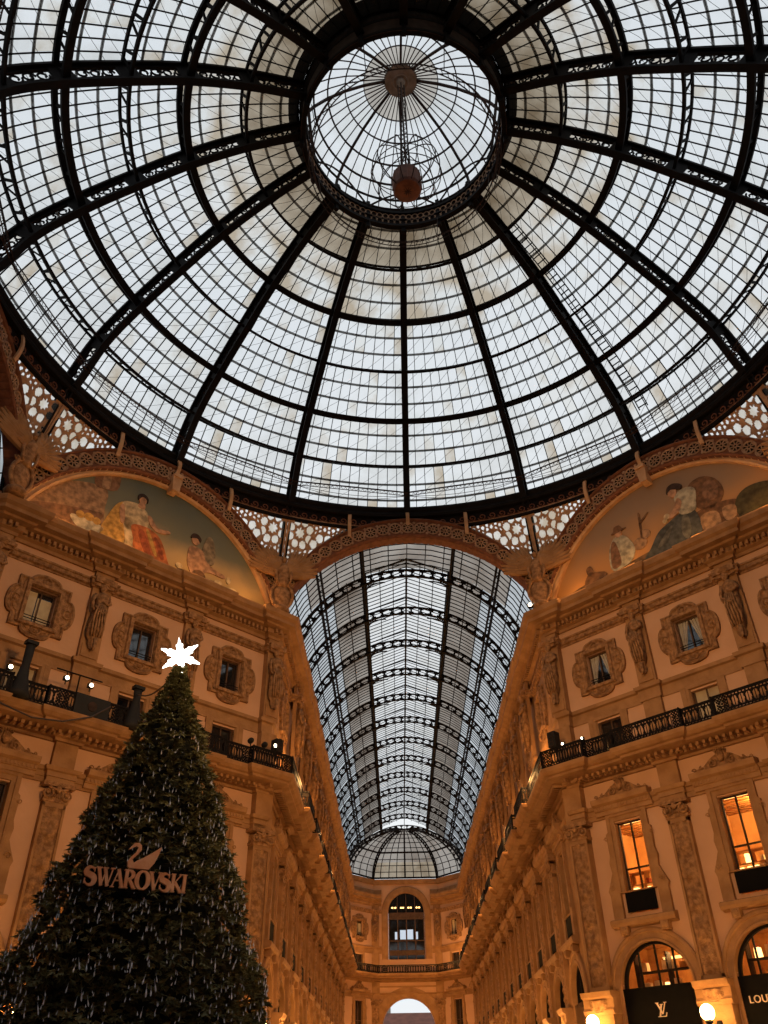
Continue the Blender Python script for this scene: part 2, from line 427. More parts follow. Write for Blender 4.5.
def caryatid():
    """draped standing figure carved on a pilaster, feet on a console"""
    r = empty('caryatid_statue')
    m = MB(); n = 20
    prof = [(17.95, .10, .10), (18.15, .20, .14), (18.35, .17, .14), (18.45, .25, .18), (18.7, .30, .22), (19.1, .33, .25), (19.5, .34, .27), (19.85, .30, .24), (20.1, .25, .21), (20.35, .30, .23), (20.6, .33, .22), (20.72, .22, .16), (20.8, .11, .11)]
    vs = []
    for k, (z, rx, ry) in enumerate(prof):
        for j in range(n):
            t = 2*PI*j/n
            f = 1+(0.13*math.sin(7*t+z*5.5)+0.08*math.sin(4*t-z*3))*(1 if z < 20.7 else 0.2)
            sway = 0.06*math.sin((z-18)*1.9)
            vs.append((sway+rx*f*math.cos(t), ry*f*math.sin(t), z))
    k = len(prof)
    m.add(vs, [(i*n+j, i*n+(j+1) % n, (i+1)*n+(j+1) % n, (i+1)*n+j) for i in range(k-1) for j in range(n)]+[tuple(range(n))])
    m.ellipsoid((0.03, 0.02, 20.98), 0.135, 0.15, 0.19, 10, 8)
    m.ellipsoid((0.03, 0.14, 20.96), 0.03, 0.05, 0.04, 6, 5)
    m.tube([(-0.28, 0.02, 20.62), (-0.40, 0.12, 20.3), (-0.22, 0.30, 20.12), (0.05, 0.30, 20.2)], [.09, .08, .07, .05], 6)
    m.tube([(0.30, 0.02, 20.62), (0.42, 0.06, 20.25), (0.40, 0.16, 19.85), (0.32, 0.22, 19.7)], [.09, .08, .06, .05], 6)
    for q in range(5):
        x = -0.24+0.12*q
        m.tube([(x*0.6, 0.24, 20.1), (x+0.05, 0.30, 19.5), (x*1.15, 0.28, 18.9), (x*0.9, 0.22, 18.5)], 0.045, 5)
    m.tube([(-0.3, 0.12, 19.9), (0, 0.3, 19.6), (0.33, 0.2, 19.95)], 0.07, 6)
    m.tube([(-0.05, 0.16, 18.45), (-0.05, 0.18, 18.0), (0, 0.2, 17.85)], [.1, .07, .05], 6)
    m.build('figure', 'stone_carved', r, smooth=True)
    m = MB(); m.ellipsoid((0.03, 0, 21.08), 0.2, 0.18, 0.14, 10, 6); m.lathe([(0.2, 0), (0.3, 0.1), (0.34, 0.16)], (0.0, 0, 21.16), 10, 1.1, 0.8)
    m.build('hair_and_basket', 'stone_carved', r)
    return r
pl0 = pilaster_lower(); pu0 = pilaster_upper(); plc = pilaster_lower(True); puc = pilaster_upper(True); cy0 = caryatid()
protos = [pl0, pu0, plc, puc, cy0]
SIDEWORD = {'left': 'left-hand', 'right': 'right-hand'}
used = {}
def place(proto, mw, name=None, **k):
    o = copy_tree(proto); o.matrix_world = mw
    tag(o, **k); return o
fl = {-7.40: 'beside the arcade mouth', -2.47: 'inner of the middle pair', 2.47: 'outer of the middle pair', 7.40: 'at the outer end'}
WN = {'left': 'left mural wall', 'right': 'right mural wall'}
for key in ('left', 'right'):
    for s in (-7.40, -2.47, 2.47, 7.40):
        x = SG[key]*s; cn = abs(s) > 5
        place(plc if cn else pl0, at(FR[key], x, 0, 0), label='carved lower pilaster with scrolled capital, %s, %s' % (fl[s], WN[key]), cat='pilaster', group='carved pilasters of the lower storeys')
        place(puc if cn else pu0, at(FR[key], x, 0, 0), label='plain upper pilaster above the balcony, %s, %s' % (fl[s], WN[key]), cat='pilaster', group='plain pilasters of the top storey')
        place(cy0, at(FR[key], x, 0.52 if cn else 0.34, 0.1), label='draped stone figure under the cornice, %s, %s' % (fl[s], WN[key]), cat='statue', group='draped stone figures of the top storey')
for side in ('left', 'right'):
    for k, y in enumerate(ARMP[1:-1]):
        lab = '%s from the octagon, %s wall of the arcade' % (ORD[k], side)
        place(pl0, arm(side, y, .02), label='carved lower pilaster, '+lab, cat='pilaster', group='carved pilasters of the lower storeys')
        place(pu0, arm(side, y, .26), label='plain top-storey pilaster, '+lab, cat='pilaster', group='plain pilasters of the top storey')
        place(cy0, arm(side, y, 0.62, 0.1), label='draped stone figure, '+lab, cat='statue', group='draped stone figures of the top storey')
def kill(o):
    for c in KIDS(o): kill(c)
    CH.pop(o.name, None)
    bpy.data.objects.remove(o)

# ------------------------------------------------------------------ windows
def rectloop(hx, hz, y, cz, n=96, cx=0):
    L = []
    for i in range(n):
        t = 2*PI*i/n+PI/4; c, s = math.cos(t), math.sin(t); k = 1/max(abs(c), abs(s))
        L.append((cx+hx*c*k, y, cz+hz*s*k))
    return L
def cartloop(sc, y, cz, n=96):
    L = []
    for i in range(n):
        t = 2*PI*i/n+PI/4; c, s = math.cos(t), math.sin(t)
        k = 1/max(abs(c), abs(s)); r = 1.18*k
        # rounded lobe in the middle of each side
        a = math.atan2(s, c); q = ((a+PI/4) % (PI/2))-PI/4
        u = 1.18*math.tan(q)
        if abs(u) < 0.78: r = max(r, (0.86+0.66*math.sqrt(max(0, 1-(u/0.78)**2)))/math.cos(q))
        L.append((sc*r*c, y, cz+sc*r*s))
    return L
def upper_window(style):
    """oval-lobed carved surround, dark pane; centre z = 19.3"""
    cz = 19.32; r = empty('window')
    m = MB(); m.ringloft([cartloop(1, 0, cz), cartloop(1, .14, cz), cartloop(.93, .18, cz), cartloop(.88, .1, cz), cartloop(.82, .1, cz), cartloop(.80, .14, cz), rectloop(.86, 1.06, .14, cz), rectloop(.82, 1.02, .24, cz), rectloop(.66, .88, .24, cz), rectloop(.62, .84, .1, cz), rectloop(.6, .82, -.3, cz)])
    for k in range(4):
        a = k*PI/2; m.lathe([(0.26, 0), (0.22, 0.06), (0.10, 0.09)], (0, 0, 0), 12) if False else None
        cx, cc = 1.16*math.cos(a), 1.16*math.sin(a)
        m.tube([(cx+0.2*math.cos(b), 0.15, cz+cc+0.2*math.sin(b)) for b in [2*PI*i/12 for i in range(12)]], 0.045, 4, closed=True)
        m.ellipsoid((cx, 0.13, cz+cc), 0.1, 0.07, 0.1, 8, 5)
    m.build('window_surround', 'stone_carved', r)
    m = MB(); m.box(-.6, .6, -.32, -.28, cz-.82, cz+.82); m.build('window_glass', 'window_dark', r)
    m = MB()
    for x in (-.57, 0, .57): m.box(x-.03, x+.03, -.28, -.2, cz-.82, cz+.82)
    for z in (cz-.79, cz+.79): m.box(-.6, .6, -.28, -.2, z-.025, z+.025)
    m.build('window_frame', 'window_wood', r)
    m = MB()
    for z in (cz-.62, cz-.5): m.bar((-.6, -.02, z), (.6, -.02, z), .03)
    m.build('window_rail', 'iron', r)
    if style == 'curtain':
        m = MB()
        for sx in (-1, 1):
            m.grid(lambda i, j: (sx*(.04+(.54)*(1-(1-i/10)*(1-(1-j/10)**1.0*0.75)) if True else 0), -.27+.015*math.sin(i*2.3), cz-.8+1.6*j/10), 10, 10)
        m.build('window_curtain', 'curtain', r)
    if style == 'blind':
        m = MB(); m.box(-.55, .1, -.275, -.265, cz-.6, cz+.55); m.box(.15, .55, -.275, -.265, cz-.8, cz+.8); m.build('window_blind', 'blind', r)
    return r
def mezz_window(lit):
    r = empty('window'); m = MB()
    m.ringloft([rectloop(.86, 1.14, 0, 15.74), rectloop(.86, 1.14, .1, 15.74), rectloop(.70, 1.0, .1, 15.74), rectloop(.62, .96, .0, 15.74), rectloop(.62, .96, -.25, 15.74)], 0)
    m.build('window_surround', 'stone', r)
    m = MB(); m.box(-.62, .62, -.3, -.26, 14.7, 16.7); m.build('window_glass', 'blind' if lit else 'window_dark', r)
    m = MB()
    for x in (-.59, 0, .59): m.box(x-.03, x+.03, -.26, -.2, 14.7, 16.7)
    m.build('window_frame', 'window_wood', r)
    return r
def lower_window(lit, detail=True):
    """tall window with shell pediment, ledge and dark panel below; z 7.6..13.8"""
    r = empty('window'); m = MB()
    # architrave
    m.ringloft([rectloop(1.02, 1.66, 0, 10.72), rectloop(1.02, 1.66, .14, 10.72), rectloop(.84, 1.56, .16, 10.66), rectloop(.82, 1.53, .1, 10.64), rectloop(.66, 1.46, .08, 10.55), rectloop(.65, 1.44, -.3, 10.54)])
    # scrolled side consoles
    for sx in (-1, 1):
        m.prism([(sx*1.0, 11.6), (sx*1.12, 11.5), (sx*1.10, 10.6), (sx*1.18, 10.3), (sx*1.12, 9.9), (sx*1.25, 9.6), (sx*1.45, 9.2), (sx*1.38, 9.0), (sx*1.38, 8.05), (sx*.9, 8.05), (sx*.9, 11.6)], 0, .16)
        m.spiral((sx*1.14, 11.3), .1, 1.2, sx, .18, .03); m.spiral((sx*1.2, 9.35), .14, 1.3, -sx, .18, .035)
    m.build('window_surround', 'stone', r)
    m = MB()
    m.extrude_x([(0, 7.72), (.30, 7.78), (.36, 7.9), (.36, 8.02), (.2, 8.08), (0, 8.1)], -1.5, 1.5)
    for sx in (-1, 1):
        m.box(sx*.95-.17, sx*.95+.17, 0, .3, 7.45, 7.78); m.ellipsoid((sx*.95, .3, 7.62), .14, .07, .14, 8, 6)
    m.build('window_ledge', 'stone', r)
    m = MB()
    m.extrude_x([(0, 12.3), (.2, 12.32), (.2, 12.5), (.26, 12.52), (.3, 12.7), (.46, 12.78), (.5, 12.92), (.5, 13.0), (0, 13.08)], -1.45, 1.45)
    for q in range(18): m.box(-1.36+.16*q-.045, -1.36+.16*q+.045, .2, .32, 12.56, 12.68)
    m.build('window_cornice', 'stone', r)
    m = MB()
    m.prism([(-1.35, 13.02), (-1.3, 13.16), (-.85, 13.24), (-.5, 13.5), (-.22, 13.62), (-.14, 13.82), (.14, 13.82), (.22, 13.62), (.5, 13.5), (.85, 13.24), (1.3, 13.16), (1.35, 13.02)], .02, .16)
    for sx in (-1, 1):
        m.spiral((sx*.42, 13.28), .2, 1.5, sx, .2, .05, a0=PI/2)
        m.spiral((sx*.92, 13.16), .12, 1.4, -sx, .2, .04, a0=PI/2)
        m.spiral((sx*1.26, 13.16), .1, 1.3, sx, .2, .035)
    m.ellipsoid((0, .2, 13.5), .17, .12, .26, 10, 8)
    for q in range(5): m.ellipsoid((.1*(q-2), .2, 13.82-.03*abs(q-2)), .05, .05, .08, 6, 5)
    m.build('window_pediment', 'stone_carved', r)
    m = MB(); m.box(-.70, .70, .06, .12, 8.28, 9.04); m.build('window_panel', 'shop_black', r)
    m = MB(); m.box(-.65, .65, -.3, -.28, 9.1, 11.95); m.build('window_glass', 'glass_window' if lit else 'window_dark', r)
    m = MB()
    for x in (-.62, .0, .62): m.box(x-.03, x+.03, -.28, -.2, 9.1, 11.95)
    for z in (9.13, 10.02, 11.92): m.box(-.65, .65, -.28, -.2, z-.03, z+.03)
    m.build('window_frame', 'window_wood' if not lit else 'iron_brown', r)
    return r
def archwin(kind):
    """round-headed shop opening: archivolt, glazed fanlight and black fascia; r = 1.6 springing at 5.6"""
    r = empty('window'); m = MB()
    cs = []
    for rad, y in ((2.12, 0), (2.12, .1), (2.05, .14), (1.95, .14), (1.92, .08), (1.72, .08), (1.68, .13), (1.6, .13), (1.6, -.3)):
        cs.append([(rad*math.cos(t), y, 5.55+rad*math.sin(t)) for t in [PI*i/32 for i in range(33)]])
    n = 33; vs = [p for c in cs for p in c]
    m.add(vs, [(i*n+j, i*n+j+1, (i+1)*n+j+1, (i+1)*n+j) for i in range(len(cs)-1) for j in range(n-1)])
    for sx in (-1, 1): m.box(min(sx*1.6, sx*1.75), max(sx*1.6, sx*1.75), -.3, .1, 0, 5.55)
    m.build('window_arch', 'stone', r)
    m = MB()
    for k in range(32):
        a, b = PI*k/32, PI*(k+1)/32
        m.prism([(1.6*math.cos(a), 5.55+1.6*math.sin(a)), (1.6*math.cos(b), 5.55+1.6*math.sin(b)), (1.5*math.cos(b), 5.55+1.5*math.sin(b)), (1.5*math.cos(a), 5.55+1.5*math.sin(a))], -.3, -.12)
    for x in (-.78, 0, .78): m.box(x-.03, x+.03, -.28, -.2, 5.5, 5.55+math.sqrt(1.55**2-x*x))
    m.build('window_frame', 'iron', r)
    m = MB(); m.prism([(1.55*math.cos(PI*i/32), 5.55+1.55*math.sin(PI*i/32)) for i in range(33)], -.3, -.29); m.build('window_glass', 'glass_window' if kind != 'dark' else 'window_dark', r)
    m = MB(); m.box(-1.6, 1.6, -.3, .04, 3.3, 5.56); m.box(-1.6, 1.6, -.36, -.3, 0, 3.3); m.build('window_fascia', 'shop_black' if kind != 'dark' else 'window_dark', r)
    return r
wn = 0
def window(proto, mw, label=None):
    global wn; wn += 1
    o = copy_tree(proto); ks = KIDS(o); CH.pop(o.name, None); o.matrix_world = mw; o.name = 'window_%d' % wn; CH[o.name] = ks
    structure(o); 
    if 'category' in o: del o['category']
    return o
uw = {k: upper_window(k) for k in ('dark', 'curtain', 'blind')}
mz = {k: mezz_window(k) for k in (False, True)}
lw = {k: lower_window(k) for k in (False, True)}
aw = {k: archwin(k) for k in ('dark', 'lit')}
for key in ('left', 'right'):
    for i, s in enumerate(BAYS):
        x = SG[key]*s; M = at(FR[key], x, 0, 0)
        window(uw['curtain' if key == 'right' else ('blind' if i == 2 else 'dark')], M)
        window(mz[(key == 'right' and i > 0) or (key == 'left' and i == 2)], M)
        window(lw[key == 'right'], M); window(aw['lit' if key == 'right' else 'dark'], M)
for side in ('left', 'right'):
    for k, y in enumerate(ARMC):
        M = arm(side, y)
        window(uw['dark'], M); window(mz[False], M); window(lw[False], M); window(aw['dark'], M)
for d in (uw, mz, lw, aw):
    for p in d.values(): kill(p)
for p in protos: kill(p)
# small square plaster panels beside each attic window and dark rooms behind every pane
for key in ('left', 'right'):
    m = MB(); f = MB()
    for c in (-6.35, -3.5, -1.45, 1.45, 3.5, 6.35):
        m.box(c-.5, c+.5, 0, .06, 15.1, 16.55)
    for c in (-4.94, 0, 4.94):
        for sx in (-1, 1): f.box(c+sx*.95-.12, c+sx*.95+.12, 0, .12, 14.65, 16.85)
    structure(m.build(nexttrim(), 'plaster', mw=FR[key])); structure(f.build(nexttrim(), 'stone', mw=FR[key]))
    m = MB()
    for c in BAYS:
        m.box(c-.75, c+.75, -.6, -.46, 14.5, 20.4)
        if key == 'left': m.box(c-.75, c+.75, -.6, -.46, 8.2, 12.1); m.box(c-1.7, c+1.7, -.6, -.46, 0, 7.3)
    structure(m.build('wall_behind_windows_'+key, 'dark_room', mw=FR[key]))
for side in ('left', 'right'):
    sg = 1 if side == 'right' else -1; m = MB(); a, b = sorted((sg*18.3, sg*83.3)); m.box(a, b, -.62, -.5, 0, 24)
    structure(m.build('wall_behind_arcade_'+side, 'dark_room', mw=ARM_R if sg == 1 else ARM_L))

# ------------------------------------------------------------------ shop rooms behind the right-hand windows
for i, s in enumerate(BAYS):
    x = SG['right']*s; M = at(FR['right'], x, 0, 0)
    # upper show room
    m = MB()
    m.box(-2.2, 2.2, -4.2, -4.1, 8.0, 12.6); m.box(-2.2, 2.2, -4.2, -.46, 7.9, 8.0); m.box(-2.2, 2.2, -4.2, -.46, 12.5, 12.6)
    for sx in (-1, 1): m.box(sx*2.2-.05, sx*2.2+.05, -4.2, -.46, 8, 12.6)
    structure(m.build('wall_showroom', 'shop_wall', mw=M))
    m = MB()
    for q in range(9): m.box(-2.2, 2.2, -.9-.4*q, -.7-.4*q, 12.3, 12.5)
    structure(m.build('ceiling_beams_showroom', 'shop_wood', mw=M))
    m = MB(); m.box(-.9, .9, -1.2, -1.1, 12.15, 12.3); o = m.build('ceiling_lamp', 'lamp_glow', mw=M)
    tag(o, 'glowing lamp panel inside the tall shop window, %s' % ('bay nearest the central arcade', 'middle bay', 'outer bay')[i], 'lamp', 'lamp panels in the shop rooms')
    m = MB()
    for x0 in (-1.6, -.9, -.2, .5, 1.2): m.box(x0, x0+.06, -1.9, -1.5, 8.0, 10.1)
    for z in (8.6, 9.1, 9.6, 10.1): m.box(-1.6, 1.26, -1.9, -1.5, z, z+.05)
    tag(m.build('display_shelf', 'shop_wood', mw=M), 'lit display shelving inside the tall shop window, %s' % ('bay nearest the central arcade', 'middle bay', 'outer bay')[i], 'shelf', 'lit display shelves in the shop rooms')
    rnd = random.Random(i)
    for z in (8.65, 9.15, 9.65):
        for q in range(9):
            if rnd.random() < .75:
                h = rnd.uniform(.18, .40); xx = -1.5+.31*q; m = MB(); w_ = rnd.uniform(.12, .24); m.box(xx, xx+w_, -1.75, -1.55, z, z+h); m.box(xx-.01, xx+w_+.01, -1.76, -1.54, z+h*.8, z+h*.9)
                tag(m.build('gift_box', ('shop_white', 'shop_red', 'goods_glow', 'goods_glow')[rnd.randrange(4)], mw=M), 'small boxed goods on the lit shelving in the tall shop windows', 'box', 'boxed goods on the lit shelving')
    # ground floor shop
    m = MB()
    m.box(-2.3, 2.3, -3.6, -3.5, 0, 7.5); m.box(-2.3, 2.3, -3.6, -.46, 7.4, 7.5)
    for sx in (-1, 1): m.box(sx*2.3-.05, sx*2.3+.05, -3.6, -.46, 0, 7.5)
    structure(m.build('wall_shop', 'shop_wood', mw=M))
    m = MB(); m.box(-1.4, 1.4, -3.4, -3.3, 6.9, 7.0); m.box(-1.9, -1.6, -2.9, -.8, 7.1, 7.2)
    tag(m.build('shop_light', 'lamp_glow', mw=M), 'warm light fittings behind the round shop window, %s' % ('bay nearest the central arcade', 'middle bay', 'outer bay')[i], 'lamp', 'light fittings in the ground-floor shops')
    m = MB()
    for z in (5.5, 6.2): m.box(-1.3, 1.6, -1.6, -1.2, z, z+.05)
    for xx in (-1.3, .1, 1.6): m.box(xx-.03, xx+.03, -1.6, -1.2, 3.6, 6.9)
    tag(m.build('display_rack', 'iron_brown', mw=M), 'rack with boxes and bags behind the round shop window, %s' % ('bay nearest the central arcade', 'middle bay', 'outer bay')[i], 'rack', 'racks in the ground-floor shops')
    for z in (5.56, 6.26):
        for q in range(6):
            if rnd.random() < .8:
                xx = -1.15+.45*q; w = rnd.uniform(.18, .34); h = rnd.uniform(.2, .42)
                bg_ = empty('handbag', M, label='boxy handbag on the rack behind the round shop windows', cat='bag', group='handbags behind the round shop windows')
                m = MB(); m.prism([(xx, z), (xx+w, z), (xx+w*.92, z+h), (xx+w*.08, z+h)], -1.55, -1.3); m.build('bag_body', ('shop_white', 'shop_wood', 'shop_white', 'goods_glow')[rnd.randrange(4)], bg_)
                m = MB(); m.tube([(xx+.04, -1.42, z+h), (xx+w/2, -1.42, z+h+.14), (xx+w-.04, -1.42, z+h)], .015, 4); m.build('bag_handle', 'shop_red', bg_)
for i, s in enumerate(BAYS):
    x = SG['right']*s
    for (yy, zz, e, cc) in ((-2.2, 11.9, 260, (1, .62, .26)), (-1.8, 6.9, 150, (1, .58, .22))):
        l = bpy.data.lights.new('shop_room_light', 'POINT'); l.energy = e*1.0; l.color = cc; l.shadow_soft_size = .25
        o = bpy.data.objects.new('shop_room_light', l); COL.objects.link(o); o.matrix_world = at(FR['right'], x, yy, zz)

# ------------------------------------------------------------------ shop lettering
def strokes(name, glyphs, y0, y1, mat, mw, parent=None):
    m = MB()
    for pts, w in glyphs: m.ribbon(pts, w, y0, y1)
    return m.build(name, mat, parent, mw)
def arcp(cx, cz, rx, rz, a0, a1, n=12): return [(cx+rx*math.cos(math.radians(a0+(a1-a0)*i/n)), cz+rz*math.sin(math.radians(a0+(a1-a0)*i/n))) for i in range(n+1)]
# monogram of overlapping serif capitals L and V; drawn mirrored in local x because local +x points to the viewer's left
def flip(g): return [([(-x, z) for x, z in p], w) for p, w in g]
mono = [([(.26, .40), (.13, .0)], .05), ([(.20, .40), (.33, .40)], .02), ([(.05, .0), (.40, .0), (.44, .12)], .024),
        ([(.07, .46), (.27, .08)], .05), ([(.27, .08), (.43, .46)], .022), ([(.01, .46), (.14, .46)], .022), ([(.37, .46), (.49, .46)], .022)]
mono = [([(x-.25, z) for x, z in p], w) for p, w in mono]
tag(strokes('shop_sign', flip(mono), 0, .04, 'letter_white', at(FR['right'], SG['right']*-4.94, .045, 4.52)), 'pale interlaced LV monogram on the black fascia nearest the central arcade', 'sign')
def text_obj(name, txt, size, mw, mat, parent=None, ext=.02, space=1.0):
    c = bpy.data.curves.new(name, 'FONT'); c.body = txt; c.size = size; c.extrude = ext; c.align_x = 'CENTER'; c.space_character = space
    c.materials.append(MATS[mat])
    tmp = bpy.data.objects.new(name, c); COL.objects.link(tmp)
    me = bpy.data.meshes.new_from_object(tmp); bpy.data.objects.remove(tmp)
    o = bpy.data.objects.new(name, me); COL.objects.link(o)
    adopt(o, parent)
    o.matrix_local = mw; return o
ROT = Matrix.Rotation(PI, 4, 'Z') @ Matrix.Rotation(PI/2, 4, 'X')
tag(text_obj('shop_sign', 'LOUIS VUITTON', .34, at(FR['right'], 0, .06, 4.68) @ ROT, 'letter_white', None, space=1.1), 'pale shop name lettering on the black fascia under the middle arch', 'sign')

# ================================================================== OCTAGON UPPER ZONE
def side_frame(phi): return frame(A*math.sin(math.radians(phi)), A*math.cos(math.radians(phi)), 180-phi)
def zi(x): return 20.54+math.sqrt(max(0, 7.97**2-x*x))
def zo(x): return 21.6+math.sqrt(max(0, 8.2**2-x*x))
def bandpt(th, v, y):     # th in degrees from the crown, v 0 inner .. 1 outer
    a = math.radians(th); b = a*0.955
    xi, z1 = 7.97*math.sin(a), 20.54+7.97*math.cos(a); xo, z2 = 8.2*math.sin(b), 21.6+8.2*math.cos(b)
    return (xi+(xo-xi)*v, y+(.28 if y > 0 else 0), z1+(z2-z1)*v)
def make_arch():
    r = empty('arch_band')
    m = MB(); TH = [-67+134*i/60 for i in range(61)]
    loops = [(0, -.3), (0, .12), (.07, .2), (.12, .12), (.14, .04), (.86, .04), (.88, .12), (.93, .2), (1, .12), (1, -.3)]
    m.add([bandpt(t, v, y) for v, y in loops for t in TH], [(i*61+j, i*61+j+1, (i+1)*61+j+1, (i+1)*61+j) for i in range(len(loops)-1) for j in range(60)])
    m.build('arch_plate', 'terracotta', r)
    m = MB()
    for k in range(25):
        c = bandpt(-64+128*k/24, .5, .08); R = .34
        m.tube([(c[0]+R*math.cos(t), c[1], c[2]+R*math.sin(t)) for t in [2*PI*i/12 for i in range(12)]], .05, 4, closed=True)
        m.tube([(c[0]+.09*math.cos(t), c[1], c[2]+.09*math.sin(t)) for t in [2*PI*i/6 for i in range(6)]], .035, 4, closed=True)
        for q in range(8):
            t = q*PI/4; m.bar((c[0]+.1*math.cos(t), c[1], c[2]+.1*math.sin(t)), (c[0]+R*math.cos(t), c[1], c[2]+R*math.sin(t)), .045)
        for dv in (.24, .76):
            if k < 24:
                e = bandpt(-64+128*(k+.5)/24, dv, .08); m.ellipsoid(e, .09, .05, .09, 6, 4)
                e = bandpt(-64+128*(k+.5)/24, .5, .08); m.ellipsoid(e, .07, .05, .12, 6, 4)
    m.build('rosette_ornament', 'tan_lattice', r)
    m = MB()
    for k in range(25):
        c = bandpt(-64+128*k/24, .5, .05); m.add([(c[0]+.30*math.cos(2*PI*i/12), .332, c[2]+.30*math.sin(2*PI*i/12)) for i in range(12)], [tuple(range(12))])
    m.build('rosette_backing', 'iron', r)
    m = MB()  # small coffers on the soffit
    for k in range(48):
        a, b = bandpt(-66+132*k/48, 0, 0), bandpt(-66+132*(k+.8)/48, 0, 0)
        m.add([(a[0], -.28, a[2]-.04), (b[0], -.28, b[2]-.04), (b[0], .34, b[2]-.04), (a[0], .34, a[2]-.04), (a[0], -.28, a[2]+.02), (b[0], -.28, b[2]+.02), (b[0], .34, b[2]+.02), (a[0], .34, a[2]+.02)],
              [(0,3,2,1),(4,5,6,7),(0,1,5,4),(1,2,6,5),(2,3,7,6),(3,0,4,7)])
    m.build('soffit_coffers', 'terracotta', r)
    for x in (-3.4, 0, 3.4):
        z1 = zo(x)-.55; m = MB()
        for q in range(6):
            t = q/6
            m.bar((x, .5+.15*math.sin(PI*t), z1+(30.1-z1)*t), (x, .5+.15*math.sin(PI*(t+1/6)), z1+(30.1-z1)*(t+1/6)), .2, .1, up=(0, 1, 0))
        m.build('bracket', 'gilt_stone', r)
    return r
archp = make_arch()
PH = {0: 'over the mouth of the glass-roofed arcade', 45: 'over the right mural', -45: 'over the left mural', 90: 'over the right side arm', -90: 'over the left side arm', 135: 'above the camera on the right', -135: 'above the camera on the left', 180: 'over the arm behind the camera'}
for phi in (0, 45, -45, 90, -90, 135, -135, 180):
    o = archp if phi == 0 else copy_tree(archp)
    o.matrix_world = side_frame(phi)
    tag(o, 'brown cast-iron arch band with wheel rosettes '+PH[phi], 'arch', 'rosette arch bands round the octagon')

# pierced spandrels + scroll frieze + dark ring beam belong to the dome
def make_spandrel(sgn):
    c0 = [(5.0, 27.9), (3.1, 29.25), (6.55, 27.05), (6.9, 28.9), (4.0, 30.2)]
    def hole(x, z):
        for cx, cz in c0[:1]:
            r = math.hypot(x-cx, z-cz); a = math.atan2(z-cz, x-cx)
            if r < .27+.05*math.cos(8*a): return True
            if r < 1.0:
                k = round(a/(PI/4)-.5)+.5; return math.hypot(x-cx-.66*math.cos(k*PI/4), z-cz-.66*math.sin(k*PI/4)) < .225
        r = math.hypot(x-6.55, z-28.6)
        a = math.atan2(z-28.6, x-6.55)
        if r < .26+.05*math.cos(8*a): return True
        if r < .98:
            k = round(a/(PI/4)-.5)+.5; return math.hypot(x-6.55-.66*math.cos(k*PI/4), z-28.6-.66*math.sin(k*PI/4)) < .22
        gx = (x/.27) % 1-.5; gz = ((z+.5*(int(math.floor(x/.27)) % 2)*.27)/.27) % 1-.5
        return math.hypot(gx, gz) < .33
    def P(x, v, off=0):
        psi = math.atan2(x, 18.0); zb = zo(x)-.05; zt = 29.45
        bx, by = x, 0.0; tx, ty = 17.95*math.sin(psi), 18-17.95*math.cos(psi)
        return (sgn*(bx+(tx-bx)*v), by+(ty-by)*v+off, zb+(zt-zb)*v)
    m = MB(); du = .05; nu = int((7.45-2.0)/du)
    def fn(i, j):
        x = 2.0+i*du; zb = zo(x)-.05; return P(x, max(0, min(1, j*.05/max(.05, 29.45-zb))))
    def msk(i, j):
        x = 2.0+(i+.5)*du; zb = zo(x)-.05; z = zb+(j+.5)*.05
        if z > 29.45 or zb > 29.4: return False
        if z > 29.3 or x > 7.3 or z < zb+.16: return True
        return not hole(x, z)
    m.grid(fn, nu, 90, 0, msk)
    g = MB()
    g.grid(lambda i, j: P(2.0+5.45*i/24, j/3, -.06), 24, 3)
    return m, g
dome = empty('glass_dome', label='great iron and glass dome with open round lantern above the octagon', cat='dome')
for sgn in (1, -1):
    m, g = make_spandrel(sgn)
    me = m.mesh('spandrel_lattice', 'tan_lattice'); ge = g.mesh('spandrel_glass', 'glass_stained')
    for phi in range(0, 360, 45):
        o = bpy.data.objects.new('spandrel_lattice', me); COL.objects.link(o); adopt(o, dome); o.matrix_local = side_frame(phi)
        md = o.modifiers.new('thick', 'SOLIDIFY'); md.thickness = .04
        o2 = bpy.data.objects.new('spandrel_glass', ge); COL.objects.link(o2); adopt(o2, o)
        o2.matrix_parent_inverse = Matrix.Identity(4); o2.matrix_local = Matrix.Identity(4)
def ringmesh(m, sec, n=128, a0=0, a1=2*PI):
    k = len(sec); full_ = abs(a1-a0-2*PI) < 1e-6
    N = n if full_ else n+1
    vs = [(r*math.sin(a0+(a1-a0)*i/n), r*math.cos(a0+(a1-a0)*i/n), z) for i in range(N) for r, z in sec]
    m.add(vs, [(i*k+j, ((i+1) % N)*k+j, ((i+1) % N)*k+(j+1) % k, i*k+(j+1) % k) for i in range(n) for j in range(k)])
m = MB(); ringmesh(m, [(17.75, 30.05), (18.35, 30.05), (18.35, 30.75), (17.75, 30.75), (17.7, 30.6), (17.82, 30.4), (17.7, 30.2)])
ringmesh(m, [(17.85, 29.18), (18.0, 29.18), (18.0, 29.3), (17.85, 29.3)])
ringmesh(m, [(18.02, 29.2), (18.12, 29.2), (18.12, 30.1), (18.02, 30.1)])
m.build('ring_beam', 'iron', dome)
m = MB(); nS = 12
for i in range(nS):
    a = math.radians(22.5)*(i+.5)/nS; cx, cy = 17.93*math.sin(a), 17.93*math.cos(a); t = (math.cos(a), -math.sin(a))
    pts = []
    for q in range(15):
        u = q/14; r = .25*(1-u)+.05*u; b = -PI*.9+2.6*PI*u
        pts.append((cx+t[0]*r*math.cos(b), cy+t[1]*r*math.cos(b), 29.66+r*math.sin(b)))
    m.tube(pts, .035, 4)
    pts = [(cx+t[0]*(-.28+.56*q/4), cy+t[1]*(-.28+.56*q/4), 29.42+.05*math.sin(PI*q/4)) for q in range(5)]
    m.tube(pts, .03, 4)
me = m.mesh('scroll_frieze', 'terracotta')
